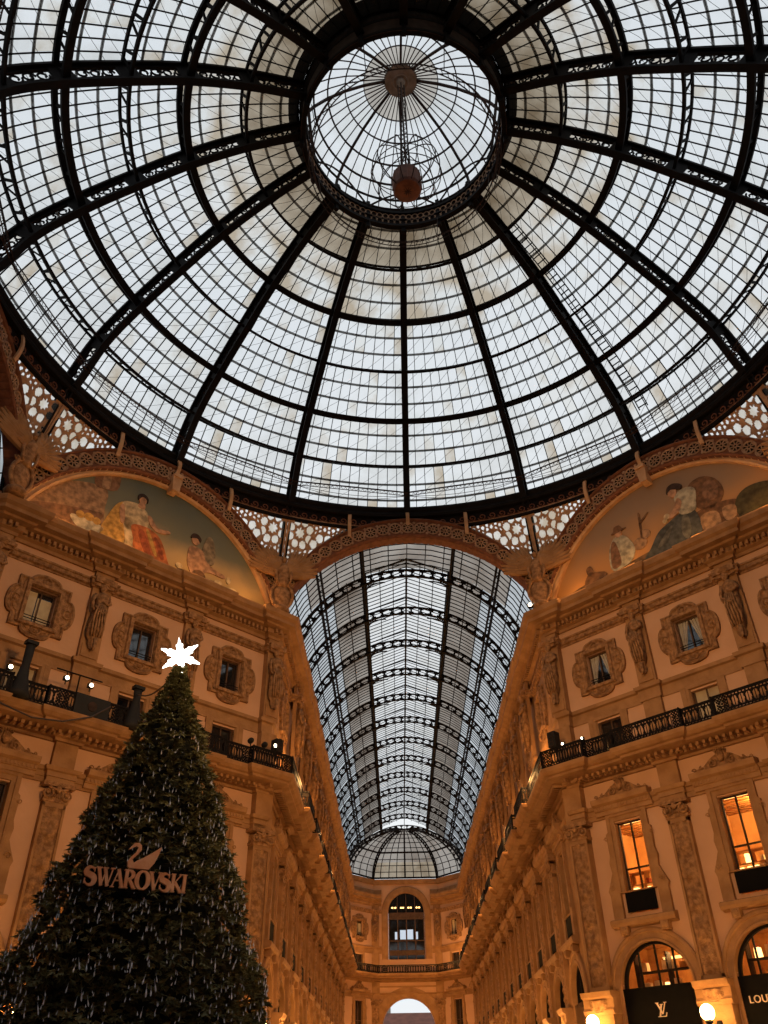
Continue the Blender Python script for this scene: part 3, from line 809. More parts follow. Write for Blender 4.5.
for k in range(16):
    o = bpy.data.objects.new('scroll_frieze', me); COL.objects.link(o); adopt(o, dome); o.matrix_local = Matrix.Rotation(-math.radians(22.5*k), 4, 'Z')

# ------------------------------------------------------------------ dome profile
PR = [(17.92, 30.39), (16.65, 32.99), (14.81, 34.98), (12.58, 36.85), (10.3, 38.57), (7.68, 39.99), (4.95, 41.0)]
def prof(t):   # t 0..6 Catmull-Rom
    i = min(5, max(0, int(t))); u = t-i
    p = [Vector(PR[max(0, min(6, q))]) for q in (i-1, i, i+1, i+2)]
    if i == 0: p[0] = 2*p[1]-p[2]+Vector((-.45, -.3))*-1
    if i == 5: p[3] = 2*p[2]-p[1]
    return 0.5*((2*p[1])+(-p[0]+p[2])*u+(2*p[0]-5*p[1]+4*p[2]-p[3])*u*u+(-p[0]+3*p[1]-3*p[2]+p[3])*u**3)
def pn(t, off=0):
    a = prof(max(0, t-.02)); b = prof(min(6, t+.02)); d = (b-a).normalized(); n = Vector((d.y, -d.x)) * 1.0
    if n.x < 0 and n.y < 0: n = -n
    if n.y < 0: n = -n
    off -= .32
    p = prof(t); return (p.x+n.x*off, p.y+n.y*off, n)
def sph(t, az, off=0):
    r, z, _ = pn(t, off); return (r*math.sin(az), r*math.cos(az), z)
TS = [i/6 for i in range(37)]
m = MB(); sc = MB()
for off, th in ((-.12, .14), (.98, .14)):
    pts = []; ups = []
    for t in TS:
        r, z, n = pn(t, off); pts.append((0, r, z)); ups.append((0, n.x, n.y))
    m.sweepbar(pts, ups, .36, th)
for off, th in ((.0, .16), (.86, .16)):
    pts = []; ups = []
    for t in TS:
        r, z, n = pn(t, off); pts.append((0, r, z)); ups.append((0, n.x, n.y))
    m.sweepbar(pts, ups, .07, th)
for k in range(1, 6):
    r, z, n = pn(k, .43); d = (-n.y, n.x)
    m.bar((0, r-d[0]*.45, z-d[1]*.45), (0, r+d[0]*.45, z+d[1]*.45), .12, 1.15, up=(0, n.x, n.y))
L = []; t = 0.08
while t < 5.95:
    if abs(t-round(t)) > .13: L.append(t)
    r0, z0, _ = pn(t); r1, z1, _ = pn(t+.02); t += .56*.02/math.hypot(r1-r0, z1-z0)
for q, t in enumerate(L):
    r, z, n = pn(t, .43); d = (-n.y, n.x); pts = []
    for i in range(13):
        u = i/12; rr = .29*(1-.6*u); b = 2*PI*1.15*u*(1 if q % 2 else -1)
        a1, a2 = rr*math.cos(b), rr*math.sin(b)
        pts.append((0, r+d[0]*a1+n.x*a2, z+d[1]*a1+n.y*a2))
    sc.tube(pts, .05, 4)
me1 = m.mesh('rib', 'iron'); me2 = sc.mesh('rib_scrolls', 'iron')
lm = MB()  # foot of the ribs that stand on the winged figures
for dx in (-.16, .16): lm.bar((dx, 18.0, 30.3), (dx, 19.05, 26.6), .09, .5, up=(0, 1, .3))
for q in range(8):
    u = (q+.5)/8; lm.bar((-.16, 18.0+1.05*u, 30.3-3.7*u), (.16, 18.0+1.05*(u+.1), 30.3-3.7*(u+.1)), .06, .3, up=(0, 1, .3))
lme = lm.mesh('rib_foot', 'iron')
for k in range(16):
    o = bpy.data.objects.new('rib', me1); COL.objects.link(o); adopt(o, dome); o.matrix_local = Matrix.Rotation(-math.radians(22.5*k), 4, 'Z')
    o2 = bpy.data.objects.new('rib_scrolls', me2); COL.objects.link(o2); adopt(o2, o)
    if k % 2: o3 = bpy.data.objects.new('rib_foot', lme); COL.objects.link(o3); adopt(o3, o)
for k in range(1, 6):
    m = MB(); big = k in (2, 4); w = .34 if big else .14
    for off in (.22, .98):
        sec = []
        r, z, n = pn(k, off); d = (-n.y, n.x); ww = w*(1 if off < .3 else .75)
        for a, b in ((-1, -1), (1, -1), (1, 1), (-1, 1)): sec.append((r+d[0]*a*ww/2+n.x*b*.07, z+d[1]*a*ww/2+n.y*b*.07))
        ringmesh(m, sec, 160)
    nb = int(2*PI*PR[k][0]/.75)
    for q in range(nb):
        az = 2*PI*q/nb; p = Vector(sph(k, az, .25)); e = Vector(sph(k, az+.35/PR[k][0]*(1 if q % 2 else -1)*.6, .95)); m.bar(p, e, .13, .07, up=(math.sin(az), math.cos(az), 0))
    m.build('purlin', 'iron', dome)
# glazing of one bay, copied round
g = MB(); gb = MB(); gs = MB(); DA = math.radians(22.5)
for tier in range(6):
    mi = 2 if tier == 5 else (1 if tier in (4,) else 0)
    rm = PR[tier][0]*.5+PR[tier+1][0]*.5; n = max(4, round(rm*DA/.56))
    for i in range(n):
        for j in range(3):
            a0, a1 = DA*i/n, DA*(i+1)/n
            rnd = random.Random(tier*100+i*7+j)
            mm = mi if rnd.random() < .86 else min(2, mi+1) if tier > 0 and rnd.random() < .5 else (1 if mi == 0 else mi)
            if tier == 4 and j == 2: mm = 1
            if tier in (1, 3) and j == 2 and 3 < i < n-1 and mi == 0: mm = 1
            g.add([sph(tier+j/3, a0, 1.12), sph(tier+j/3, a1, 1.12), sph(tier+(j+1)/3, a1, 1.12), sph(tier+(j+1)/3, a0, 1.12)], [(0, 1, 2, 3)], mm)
    for i in range(1, n):
        pts = [sph(tier+j/3, DA*i/n, 1.03) for j in range(4)]; az = DA*i/n
        ups = [(math.sin(az)*pn(tier+j/3)[2].x, math.cos(az)*pn(tier+j/3)[2].x, pn(tier+j/3)[2].y) for j in range(4)]
        gb.sweepbar(pts, ups, .036, .07)
    for j in (1, 2):
        pts = [sph(tier+j/3, DA*i/n, 1.05) for i in range(n+1)]
        ups = [(math.sin(DA*i/n)*pn(tier+j/3)[2].x, math.cos(DA*i/n)*pn(tier+j/3)[2].x, pn(tier+j/3)[2].y) for i in range(n+1)]
        gs.sweepbar(pts, ups, .14, .02); gb.sweepbar(pts, ups, .018, .03)
for i in range(22):      # thin outer stay wires, slanting a little across the panes
    t0 = .3*i-.6; pts = []
    for q in range(8):
        t = t0+1.6*q/7
        if 0 <= t <= 5.9: pts.append(sph(t, DA*(q/7), 1.3))
    if len(pts) > 1: gb.tube(pts, .011, 3)
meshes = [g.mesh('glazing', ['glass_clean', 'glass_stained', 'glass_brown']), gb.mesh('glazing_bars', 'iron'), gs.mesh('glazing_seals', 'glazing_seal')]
for k in range(16):
    o = bpy.data.objects.new('glazing', meshes[0]); COL.objects.link(o); adopt(o, dome); o.matrix_local = Matrix.Rotation(-math.radians(22.5*k), 4, 'Z')
    for nm, me in (('glazing_bars', meshes[1]), ('glazing_seals', meshes[2])):
        c = bpy.data.objects.new(nm, me); COL.objects.link(c); adopt(c, o)
# ladder lying on the glass
m = MB(); az0 = math.radians(48.5)
for da in (-.25, .25):
    m.tube([sph(t/4, az0+da/pn(t/4)[0], .75) for t in range(3, 21)], .035, 4)
t = .8
while t < 4.95:
    r = pn(t)[0]; m.bar(sph(t, az0-.25/r, .75), sph(t, az0+.25/r, .75), .05); t += .12
m.build('ladder', 'iron', dome)
# lantern: gallery drum, clear panes and cupola
lan = empty('lantern'); adopt(lan, dome)
m = MB(); ringmesh(m, [(4.78, 39.95), (5.05, 39.95), (5.05, 40.14), (4.78, 40.14)], 96); ringmesh(m, [(4.78, 41.1), (5.05, 41.1), (5.05, 41.3), (4.78, 41.3)], 96)
ringmesh(m, [(4.86, 40.5), (4.93, 40.5), (4.93, 40.62), (4.86, 40.62)], 96)
for k in range(16):
    a = math.radians(22.5*k); m.bar((4.98*math.sin(a), 4.98*math.cos(a), 39.6), (4.98*math.sin(a), 4.98*math.cos(a), 41.9), .2, .2, up=(math.sin(a), math.cos(a), 0))
    m.ellipsoid((4.86*math.sin(a), 4.86*math.cos(a), 41.4), .14, .14, .2, 8, 6)
ringmesh(m, [(5.2, 41.9), (5.3, 42.0), (5.75, 42.05), (5.75, 41.95), (5.3, 41.5)], 96); m.build('gallery_frame', 'iron', lan)
m = MB()
for q in range(96):
    a = 2*PI*q/96
    for zc in (40.38, 40.86):
        R = .16; t = (math.cos(a), -math.sin(a)); c = (4.88*math.sin(a), 4.88*math.cos(a))
        m.tube([(c[0]+t[0]*R*math.cos(b), c[1]+t[1]*R*math.cos(b), zc+1.3*R*math.sin(b)) for b in [2*PI*i/8 for i in range(8)]], .03, 4, closed=True)
m.build('gallery_railing', 'tan_lattice', lan)
m = MB()
for k in range(16):
    a0 = math.radians(22.5*k)
m = MB(); ringmesh(m, [(5.00, 39.9), (5.03, 39.9), (5.03, 41.25), (5.2, 41.9), (5.15, 41.9), (5.0, 41.25)], 64); m.build('gallery_backing', 'iron_brown', lan)
CU = [(5.15, 41.3), (5.2, 41.95), (5.05, 42.6), (4.6, 43.4), (3.9, 44.2), (3.0, 44.95), (2.0, 45.5), (.85, 45.9)]
g = MB(); gb = MB(); NC = 48
for k in range(len(CU)-1):
    ringmesh(g, [CU[k], CU[k+1]], NC)
g2 = MB()
for k in range(len(CU)-1):
    for i in range(NC):
        a0, a1 = 2*PI*i/NC, 2*PI*(i+1)/NC; (r0, z0), (r1, z1) = CU[k], CU[k+1]
        g2.add([(r0*math.sin(a0), r0*math.cos(a0), z0), (r0*math.sin(a1), r0*math.cos(a1), z0), (r1*math.sin(a1), r1*math.cos(a1), z1), (r1*math.sin(a0), r1*math.cos(a0), z1)], [(0, 1, 2, 3)], 2 if k == 6 else 0)
g2.build('cupola_glass', ['glass_clean', 'glass_stained', 'glass_haze'], lan)
for i in range(NC):
    a = 2*PI*i/NC; big = i % 6 == 0
    pts = [(r*.985*math.sin(a), r*.985*math.cos(a), z-.03) for r, z in CU]
    gb.sweepbar(pts, [(math.sin(a), math.cos(a), .8)]*len(pts), .12 if big else .045, .12 if big else .05)
for k in range(1, len(CU)):
    r, z = CU[k]; ringmesh(gb, [(r*.975, z-.06), (r*.995, z-.06), (r*.995, z+.02), (r*.975, z+.02)], 64)
for k in range(8):      # curved stays between the eight posts
    a0, a1 = math.radians(22.5+45*k), math.radians(22.5+45*(k+1)); pts = []
    for q in range(9):
        u = q/8; a = a0+(a1-a0)*u; h = 41.5+1.5*math.sin(PI*u); r = 4.95-.3*math.sin(PI*u)*.4
        pts.append((r*math.sin(a), r*math.cos(a), h))
    gb.tube(pts, .06, 4); gb.tube([(p[0]*.98, p[1]*.98, p[2]-.2) for p in pts], .03, 4)
gb.build('cupola_bars', 'iron_brown', lan)
m = MB(); m.lathe([(.02, 45.75), (.84, 45.8), (.9, 45.9), (.86, 46.0), (.3, 46.4), (.02, 46.5)], n=24); m.tube([(.4*math.cos(t), .4*math.sin(t), 45.74) for t in [2*PI*i/16 for i in range(16)]], .04, 4, closed=True); m.lathe([(.02, 45.3), (.2, 45.5), (.25, 45.8)], n=12); m.build('cupola_boss', 'boss_brown', lan)
# hoop truss hanging below the lantern
hoop = empty('lamp_hoop', label='thin round lattice hoop hanging just below the open lantern of the dome', cat='hoop')
m = MB(); NH = 96
for r, z in ((4.35, 37.8), (4.55, 37.8), (4.45, 38.05)): m.tube([(r*math.sin(2*PI*i/NH), r*math.cos(2*PI*i/NH), z) for i in range(NH)], .03, 4, closed=True)
for i in range(NH):
    a, b = 2*PI*i/NH, 2*PI*(i+.5)/NH
    for (r, z) in ((4.35, 37.8), (4.55, 37.8)):
        m.tube([(r*math.sin(a), r*math.cos(a), z), (4.45*math.sin(b), 4.45*math.cos(b), 38.05)], .018, 3)
m.build('hoop_lattice', 'iron_brown', hoop)
for k in range(8):
    m = MB(); a = math.radians(22.5+45*k); m.tube([(4.45*math.sin(a), 4.45*math.cos(a), 38.05), (4.72*math.sin(a), 4.72*math.cos(a), 40.0)], .02, 4)
    m.build('suspension_wire', 'iron_brown', hoop)
# hanging box in a wire sphere
box = empty('hanging_loudspeaker', label='brown cylindrical box hanging inside a round wire cage at the centre of the dome', cat='loudspeaker')
m = MB(); m.lathe([(.3, 35.45), (.58, 35.5), (.66, 35.62), (.66, 36.65), (.58, 36.8), (.2, 36.85)], (0.05, 0, 0), 24); 
for q in range(12): a = 2*PI*q/12; m.bar((.05+.67*math.cos(a), .67*math.sin(a), 35.55), (.05+.67*math.cos(a), .67*math.sin(a), 36.7), .03)
m.build('box', 'speaker_brown', box)
m = MB(); R = 1.65; c = (.05, 0, 37.1)
for k in range(5):
    a = PI*k/5; m.tube([(c[0]+R*math.cos(t)*math.cos(a), R*math.cos(t)*math.sin(a), c[2]+R*math.sin(t)) for t in [2*PI*i/32 for i in range(32)]], .028, 4, closed=True)
for z in (-1.1, -.4, .4, 1.1):
    r = math.sqrt(R*R-z*z); m.tube([(c[0]+r*math.cos(t), r*math.sin(t), c[2]+z) for t in [2*PI*i/32 for i in range(32)]], .022, 4, closed=True)
m.build('wire_cage', 'iron_brown', box)
m = MB()
for dx, dy in ((-.16, 0), (.16, 0), (0, .16), (0, -.16)): m.tube([(.05+dx, dy, 37.0), (.0+dx, dy, 45.4)], .035, 4)
for q in range(20): m.tube([(-.12, 0, 37.2+.4*q), (.2, .0, 37.4+.4*q), (-.12, 0, 37.6+.4*q)], .02, 3)
m.build('hanging_mast', 'iron_brown', box)
# sixteen sided lattice of festoon cable round the foot of the dome
m = MB()
NP = [(17.05, math.radians(22.5*k)) for k in range(16)]
for k in range(16):
    (r, a), (_, b) = NP[k], NP[(k+1) % 16]
    p0 = Vector((r*math.sin(a), r*math.cos(a), 31.05)); p1 = Vector((r*math.sin(b), r*math.cos(b), 31.05)); inn = -(p0+p1).normalized()
    inn = Vector((inn.x, inn.y, 0))
    ch = [(0, 0, 0), (0, 0, .28), (0, 0, .14)]
    for q, (off, dz) in enumerate(((0, 0), (0, .28), (.22, .14))):
        m.tube([p0+inn*off+Vector((0, 0, dz)), p1+inn*off+Vector((0, 0, dz))], .028, 4)
    n = 26
    for i in range(n):
        u, v = i/n, (i+1)/n
        A0 = p0.lerp(p1, u); B0 = p0.lerp(p1, v)
        m.tube([A0, B0+Vector((0, 0, .28))], .014, 3); m.tube([A0+Vector((0, 0, .28)), (A0+B0)/2+inn*.22+Vector((0, 0, .14)), B0], .014, 3)
    for sag in (.35, .6):
        m.tube([p0.lerp(p1, i/12)+Vector((0, 0, -sag*math.sin(PI*i/12))) for i in range(13)], .018, 3)
tag(m.build('festoon_truss', 'iron_brown'), 'thin sixteen-sided lattice truss strung between the ribs round the foot of the dome', 'truss')

# ------------------------------------------------------------------ murals and their gilt arches
def mural_mat(name, stops_z, z0, z1, patch):
    m_, nt, out = new_mat(name)
    b = nt.nodes.new('ShaderNodeBsdfPrincipled'); b.inputs['Roughness'].default_value = .7
    tc = nt.nodes.new('ShaderNodeTexCoord'); sp = nt.nodes.new('ShaderNodeSeparateXYZ'); nt.links.new(tc.outputs['Object'], sp.inputs[0])
    mr = nt.nodes.new('ShaderNodeMapRange'); mr.inputs[1].default_value = z0; mr.inputs[2].default_value = z1
    ad = nt.nodes.new('ShaderNodeMath'); ad.operation = 'MULTIPLY_ADD'; ad.inputs[1].default_value = 2.2
    nt.links.new(noise(nt, .55, 5), ad.inputs[0]); ad2 = nt.nodes.new('ShaderNodeMath'); ad2.operation = 'SUBTRACT'; ad2.inputs[1].default_value = 1.1
    nt.links.new(sp.outputs['Z'], ad.inputs[2]); nt.links.new(ad.outputs[0], ad2.inputs[0]); nt.links.new(ad2.outputs[0], mr.inputs[0])
    c1 = ramp(nt, mr.outputs[0], stops_z)
    nt.links.new(c1, b.inputs['Base Color']); nt.links.new(b.outputs[0], out.inputs[0])
mural_mat('mural_sky_left', [(0, (.40, .25, .09)), (.25, (.42, .28, .12)), (.5, (.16, .15, .09)), (1, (.075, .09, .07))], 23.6, 28.3, None)
mural_mat('mural_sky_right', [(0, (.42, .19, .05)), (.35, (.40, .20, .07)), (.7, (.26, .16, .085)), (1, (.22, .14, .08))], 23.6, 28.3, None)
for nm, c in dict(flesh=(.50, .27, .15), hair=(.05, .025, .015), gold=(.62, .34, .08), orange=(.58, .17, .05), orange_deep=(.38, .09, .03), cream=(.62, .46, .26), slate=(.085, .085, .075), slate_light=(.15, .14, .11), timber=(.20, .095, .04), earth=(.16, .085, .035), masonry=(.40, .23, .12), masonry_dark=(.26, .13, .065), foliage=(.07, .055, .02), wing=(.30, .22, .13), shirt=(.46, .40, .28), white=(.60, .5, .34)).items():
    solid('paint_'+nm, c, tuple(x*.42 for x in c), 3.6, .75)
def blob(m, pts, y0, y1, mi=0):
    """closed smooth outline through the points"""
    n = len(pts); out = []
    for i in range(n):
        p0, p1, p2, p3 = pts[i-1], pts[i], pts[(i+1) % n], pts[(i+2) % n]
        for q in range(4):
            u = q/4
            out.append(tuple(.5*((2*p1[k])+(-p0[k]+p2[k])*u+(2*p0[k]-5*p1[k]+4*p2[k]-p3[k])*u*u+(-p0[k]+3*p1[k]-3*p2[k]+p3[k])*u**3) for k in (0, 1)))
    m.prism(out, y0, y1, mi)
def paint(parent, name, mat, shapes, lvl, sg):
    m = MB()
    for s in shapes:
        pts = [(sg*a, b) for a, b in s]
        if sg < 0: pts = pts[::-1]
        blob(m, pts, .0, .02+.012*lvl)
    return m.build(name, mat, parent)
def circ(x, z, rx, rz, n=8): return [(x+rx*math.cos(2*PI*i/n), z+rz*math.sin(2*PI*i/n)) for i in range(n)]
def mural(key):
    r = empty('mural', at(FR[key], 0, 0, 0)); sg = SG[key]
    m = MB(); pts = []
    th = math.acos((23.62-20.8)/7.52)
    m.prism([(7.52*math.sin(-th+2*th*i/48), 20.8+7.52*math.cos(-th+2*th*i/48)) for i in range(49)], -.06, .0)
    m.build('painted_ground', 'mural_sky_'+key, r)
    m = MB(); cs = []
    for k, (R, c, y) in enumerate(((7.5, 20.8, 0), (7.5, 20.8, .22), (7.62, 20.78, .28), (7.7, 20.75, .22), (7.85, 20.65, .22), (7.97, 20.54, .34), (8.06, 20.56, .3), (8.06, 20.56, 0))):
        t2 = math.acos((23.5-c)/R); cs.append([(R*math.sin(-t2+2*t2*i/48), y, c+R*math.cos(-t2+2*t2*i/48)) for i in range(49)])
    m.add([p for c in cs for p in c], [(i*49+j, i*49+j+1, (i+1)*49+j+1, (i+1)*49+j) for i in range(len(cs)-1) for j in range(48)])
    m.build('gilt_arch', 'gilt_stone', r)
    m = MB(); m.prism([(-.2, 28.0), (.2, 28.0), (.28, 29.0), (-.28, 29.0)], .1, .7); m.box(-.26, .26, .1, .8, 28.85, 29.05); m.ellipsoid((0, .45, 28.15), .2, .2, .25, 10, 8)
    m.build('keystone', 'gilt_stone', r)
    P = lambda n_, mt, sh, lv=1: paint(r, n_, 'paint_'+mt, sh, lv, sg)
    if key == 'left':   # s grows to the left of the picture
        P('painted_building', 'masonry', [[(6.6, 23.7), (6.5, 24.8), (5.2, 26.2), (3.4, 26.7), (3.2, 25.6), (3.4, 23.7)]], 0)
        P('painted_step', 'masonry_dark', [[(6.7, 23.7), (6.5, 24.3), (3.4, 25.2), (3.2, 24.6), (1.6, 23.7)]], 1)
        P('painted_column', 'masonry_dark', [[(3.9, 26.6), (3.9, 27.5), (2.9, 28.0), (2.8, 26.9)]], 1)
        P('painted_column', 'masonry', [[(3.6, 26.7), (3.6, 27.5), (3.3, 27.7), (3.2, 26.8)]], 2)
        P('painted_basket', 'white', [[(4.7, 24.5), (4.4, 24.0), (3.6, 23.9), (3.1, 24.2), (3.2, 24.5)]], 2)
        P('painted_fruit', 'gold', [circ(4.3, 24.65, .22, .2), circ(3.85, 24.7, .25, .22), circ(3.45, 24.65, .2, .2)], 3)
        P('painted_drape', 'gold', [[(3.2, 24.1), (3.0, 25.2), (2.6, 26.2), (2.1, 26.4), (1.8, 25.6), (1.9, 24.3), (2.3, 23.8)]], 2)
        P('painted_bodice', 'cream', [[(2.4, 26.3), (1.9, 26.6), (1.4, 26.6), (.9, 26.2), (.9, 25.4), (1.5, 25.0), (2.1, 25.1)], [(2.2, 25.5), (1.9, 24.4), (1.8, 23.8), (1.3, 23.8), (1.4, 24.9), (1.7, 25.6)]], 3)
        P('painted_skirt', 'orange', [[(1.7, 25.3), (.9, 25.5), (.2, 25.3), (-.2, 24.8), (-.6, 24.0), (-.9, 23.72), (.3, 23.7), (1.3, 23.9), (1.5, 24.6)]], 4)
        P('painted_fold', 'orange_deep', [[(1.3, 25.1), (1.0, 25.2), (.5, 24.3), (.2, 23.8), (.6, 23.9), (1.0, 24.4)], [(.4, 25.1), (.15, 25.0), (-.3, 24.2), (-.1, 24.1)]], 5)
        P('painted_fold', 'gold', [[(.9, 25.3), (.7, 25.3), (.1, 24.2), (.3, 24.2)]], 5)
        P('painted_arm', 'flesh', [[(.95, 26.2), (.75, 26.2), (.3, 25.75), (-.3, 25.85), (-.4, 25.7), (.3, 25.5), (.8, 25.8)], [(2.3, 26.2), (2.5, 26.0), (2.3, 25.2), (2.1, 25.3)]], 5)
        P('painted_head', 'flesh', [circ(1.38, 26.98, .21, .27), [(1.5, 26.8), (1.25, 26.8), (1.2, 26.5), (1.55, 26.5)]], 5)
        P('painted_hair', 'hair', [[(1.62, 26.9), (1.66, 27.2), (1.4, 27.36), (1.12, 27.2), (1.1, 26.9), (1.22, 27.1), (1.45, 27.15)]], 6)
        P('painted_wing', 'wing', [[(-2.4, 25.5), (-2.6, 26.5), (-2.9, 26.6), (-3.2, 25.9), (-3.2, 25.1), (-2.8, 25.0)]], 3)
        P('painted_cherub', 'flesh', [[(-1.7, 25.6), (-2.4, 25.6), (-2.7, 25.1), (-3.3, 24.8), (-3.9, 24.7), (-3.9, 24.5), (-3.1, 24.5), (-2.7, 24.3), (-2.9, 23.8), (-2.2, 23.75), (-1.7, 24.4), (-1.6, 25.0)], circ(-1.95, 26.05, .24, .28)], 4)
        P('painted_hair', 'hair', [[(-1.65, 26.1), (-1.7, 26.38), (-2.0, 26.45), (-2.25, 26.25), (-2.2, 26.0), (-2.0, 26.2)]], 5)
        P('painted_globe', 'timber', [circ(-2.4, 24.0, .42, .38)], 5)
        P('painted_clutter', 'earth', [[(-.9, 23.7), (-1.2, 24.0), (-1.8, 24.0), (-2.0, 23.7)], [(-3.0, 23.7), (-3.1, 24.1), (-4.2, 24.0), (-5.2, 23.75), (-5.5, 23.68)]], 3)
        P('painted_clutter', 'cream', [circ(-1.2, 24.15, .2, .15), circ(-3.6, 24.1, .25, .16), circ(-4.5, 24.0, .3, .14), circ(-4.2, 24.5, .14, .2)], 6)
    else:               # s grows to the right of the picture
        P('painted_foliage', 'foliage', [[(3.8, 24.2), (3.9, 24.9), (4.5, 25.3), (5.4, 25.2), (6.2, 24.7), (6.6, 24.0), (6.5, 23.7), (4.2, 23.7)]], 2)
        P('painted_cart', 'timber', [[(1.9, 26.9), (2.6, 27.1), (3.3, 26.6), (3.5, 25.7), (3.0, 25.1), (2.2, 25.3), (1.8, 26.1)], [(1.8, 25.2), (3.9, 25.0), (3.9, 23.8), (2.0, 23.8)]], 1)
        P('painted_barrel', 'masonry_dark', [circ(2.9, 26.1, .42, .6)], 2)
        P('painted_crate', 'masonry', [[(2.1, 24.9), (2.9, 24.8), (2.9, 24.0), (2.1, 24.0)], [(3.2, 24.8), (3.8, 24.7), (3.7, 24.1), (3.2, 24.1)]], 3)
        P('painted_ground_strip', 'earth', [[(-5.6, 23.66), (-4.9, 24.1), (-3.8, 24.0), (-2.0, 24.2), (-.5, 24.3), (1.5, 23.95), (3.5, 24.1), (4.2, 23.7)]], 2)
        P('painted_skirt', 'slate', [[(1.9, 25.4), (1.2, 25.6), (.5, 25.4), (-.2, 25.1), (-.8, 24.4), (-1.2, 23.95), (.0, 23.85), (1.4, 23.8), (2.0, 24.2)]], 3)
        P('painted_fold', 'slate_light', [[(1.5, 25.3), (1.2, 25.3), (1.0, 24.5), (1.2, 24.0), (1.5, 24.5)], [(.6, 25.1), (.3, 25.0), (-.4, 24.3), (.1, 24.4)]], 4)
        P('painted_blouse', 'shirt', [[(1.1, 26.7), (1.7, 26.9), (2.2, 26.6), (2.1, 25.9), (1.9, 25.4), (1.2, 25.5), (1.1, 26.1)]], 4)
        P('painted_arm', 'flesh', [[(1.2, 26.5), (.9, 26.0), (.5, 25.7), (.6, 25.55), (1.1, 25.7), (1.4, 26.2)]], 5)
        P('painted_head', 'flesh', [circ(1.05, 26.95, .24, .28)], 5)
        P('painted_hair', 'hair', [[(.75, 27.0), (.85, 27.35), (1.2, 27.45), (1.6, 27.2), (1.55, 26.95), (1.25, 27.05), (1.0, 27.15)]], 6)
        P('painted_posy', 'cream', [circ(.45, 25.75, .16, .16), circ(.3, 25.55, .13, .13)], 6)
        P('painted_coat', 'shirt', [[(-2.75, 25.9), (-2.3, 26.0), (-1.9, 25.7), (-1.6, 24.9), (-1.9, 24.3), (-2.5, 24.1), (-3.1, 24.2), (-3.1, 25.2)]], 3)
        P('painted_coat_shade', 'masonry_dark', [[(-2.9, 25.6), (-2.6, 25.7), (-2.5, 24.4), (-3.05, 24.3)]], 4)
        P('painted_head', 'flesh', [circ(-2.35, 26.15, .2, .24)], 4)
        P('painted_hat', 'timber', [[(-2.75, 26.25), (-2.6, 26.35), (-2.5, 26.6), (-2.2, 26.6), (-2.05, 26.35), (-1.85, 26.3), (-2.3, 26.2)]], 5)
        P('painted_sacks', 'masonry', [circ(-1.3, 25.0, .42, .35), circ(-.9, 25.4, .3, .28)], 2)
        P('painted_tree', 'timber', [[(-1.15, 25.4), (-1.05, 25.4), (-.95, 26.6), (-1.05, 26.7)], [(-1.0, 26.1), (-.5, 26.5), (-.55, 26.55), (-1.05, 26.2)]], 2)
        P('painted_clutter', 'timber', [[(-4.8, 24.0), (-4.5, 24.6), (-4.0, 24.5), (-3.5, 24.3), (-3.6, 24.0)], [(-4.6, 24.9), (-4.3, 25.0), (-4.2, 24.4), (-4.5, 24.4)]], 4)
    return r
tag(mural('left'), 'lunette mural with seated woman in orange skirt, golden drape and winged child', 'mural', 'arched wall paintings')
tag(mural('right'), 'lunette mural with reclining woman in dark skirt, cart and seated man in hat', 'mural', 'arched wall paintings')

# ------------------------------------------------------------------ winged figures on the octagon corners
def winged():
    r = empty('winged_figure')
    m = MB()
    m.lathe([(.42, 23.2), (.5, 23.35), (.44, 23.5), (.3, 23.62)], n=12)
    m.ellipsoid((0, 0, 24.25), .52, .2, .72, 16, 10)
    m.tube([(.6*math.cos(t), .08, 24.25+.78*math.sin(t)) for t in [2*PI*i/24 for i in range(24)]], .1, 6, closed=True)
    m.spiral((-.5, 24.95), .16, 1.3, 1, .12, .06); m.spiral((.5, 24.95), .16, 1.3, -1, .12, .06)
    m.build('medallion', 'stone_carved', r, smooth=True)
    m = MB()
    m.lathe([(.2, 24.8), (.34, 25.0), (.30, 25.4), (.36, 25.8), (.34, 26.1), (.18, 26.3), (.1, 26.38)], (0, .02, 0), 14, 1, .8)
    m.ellipsoid((0, .06, 26.55), .17, .19, .22, 10, 8)
    m.ellipsoid((0, .24, 26.52), .04, .09, .04, 6, 5)
    for sx in (-1, 1): m.tube([(sx*.3, .05, 26.1), (sx*.45, .15, 25.7), (sx*.4, .22, 25.2), (sx*.3, .2, 24.9)], [.1, .09, .07, .06], 6)
    m.build('figure', 'stone_carved', r, smooth=True)
    for sx in (-1, 1):
        m = MB()
        for q in range(10):
            u = q/9; a = math.radians(14+66*u); L_ = 1.15+1.0*math.sin(PI*(.2+.62*u))
            b = (sx*(.2+.12*u), -.02-.01*q, 25.55+.55*u)
            e = (sx*(.2+L_*math.cos(a)), -.12, 25.55+L_*math.sin(a))
            mid = ((b[0]+e[0])/2+sx*.05, .02, (b[2]+e[2])/2-.04)
            m.tube([b, mid, e], [.12, .19, .08], 6)
        for q in range(7):
            u = q/6; a = math.radians(5+80*u)
            m.tube([(sx*.22, .03, 25.8), (sx*(.22+.5*math.cos(a)), .1, 25.8+.5*math.sin(a)), (sx*(.22+.95*math.cos(a)), .04, 25.75+.95*math.sin(a))], [.14, .17, .09], 6)
        m.build('wing', 'stone', r, smooth=False)
    return r
wf = winged()
VT = {22.5: 'between the arcade mouth and the right mural', -22.5: 'between the arcade mouth and the left mural', 67.5: 'at the outer end of the right mural', -67.5: 'at the outer end of the left mural'}
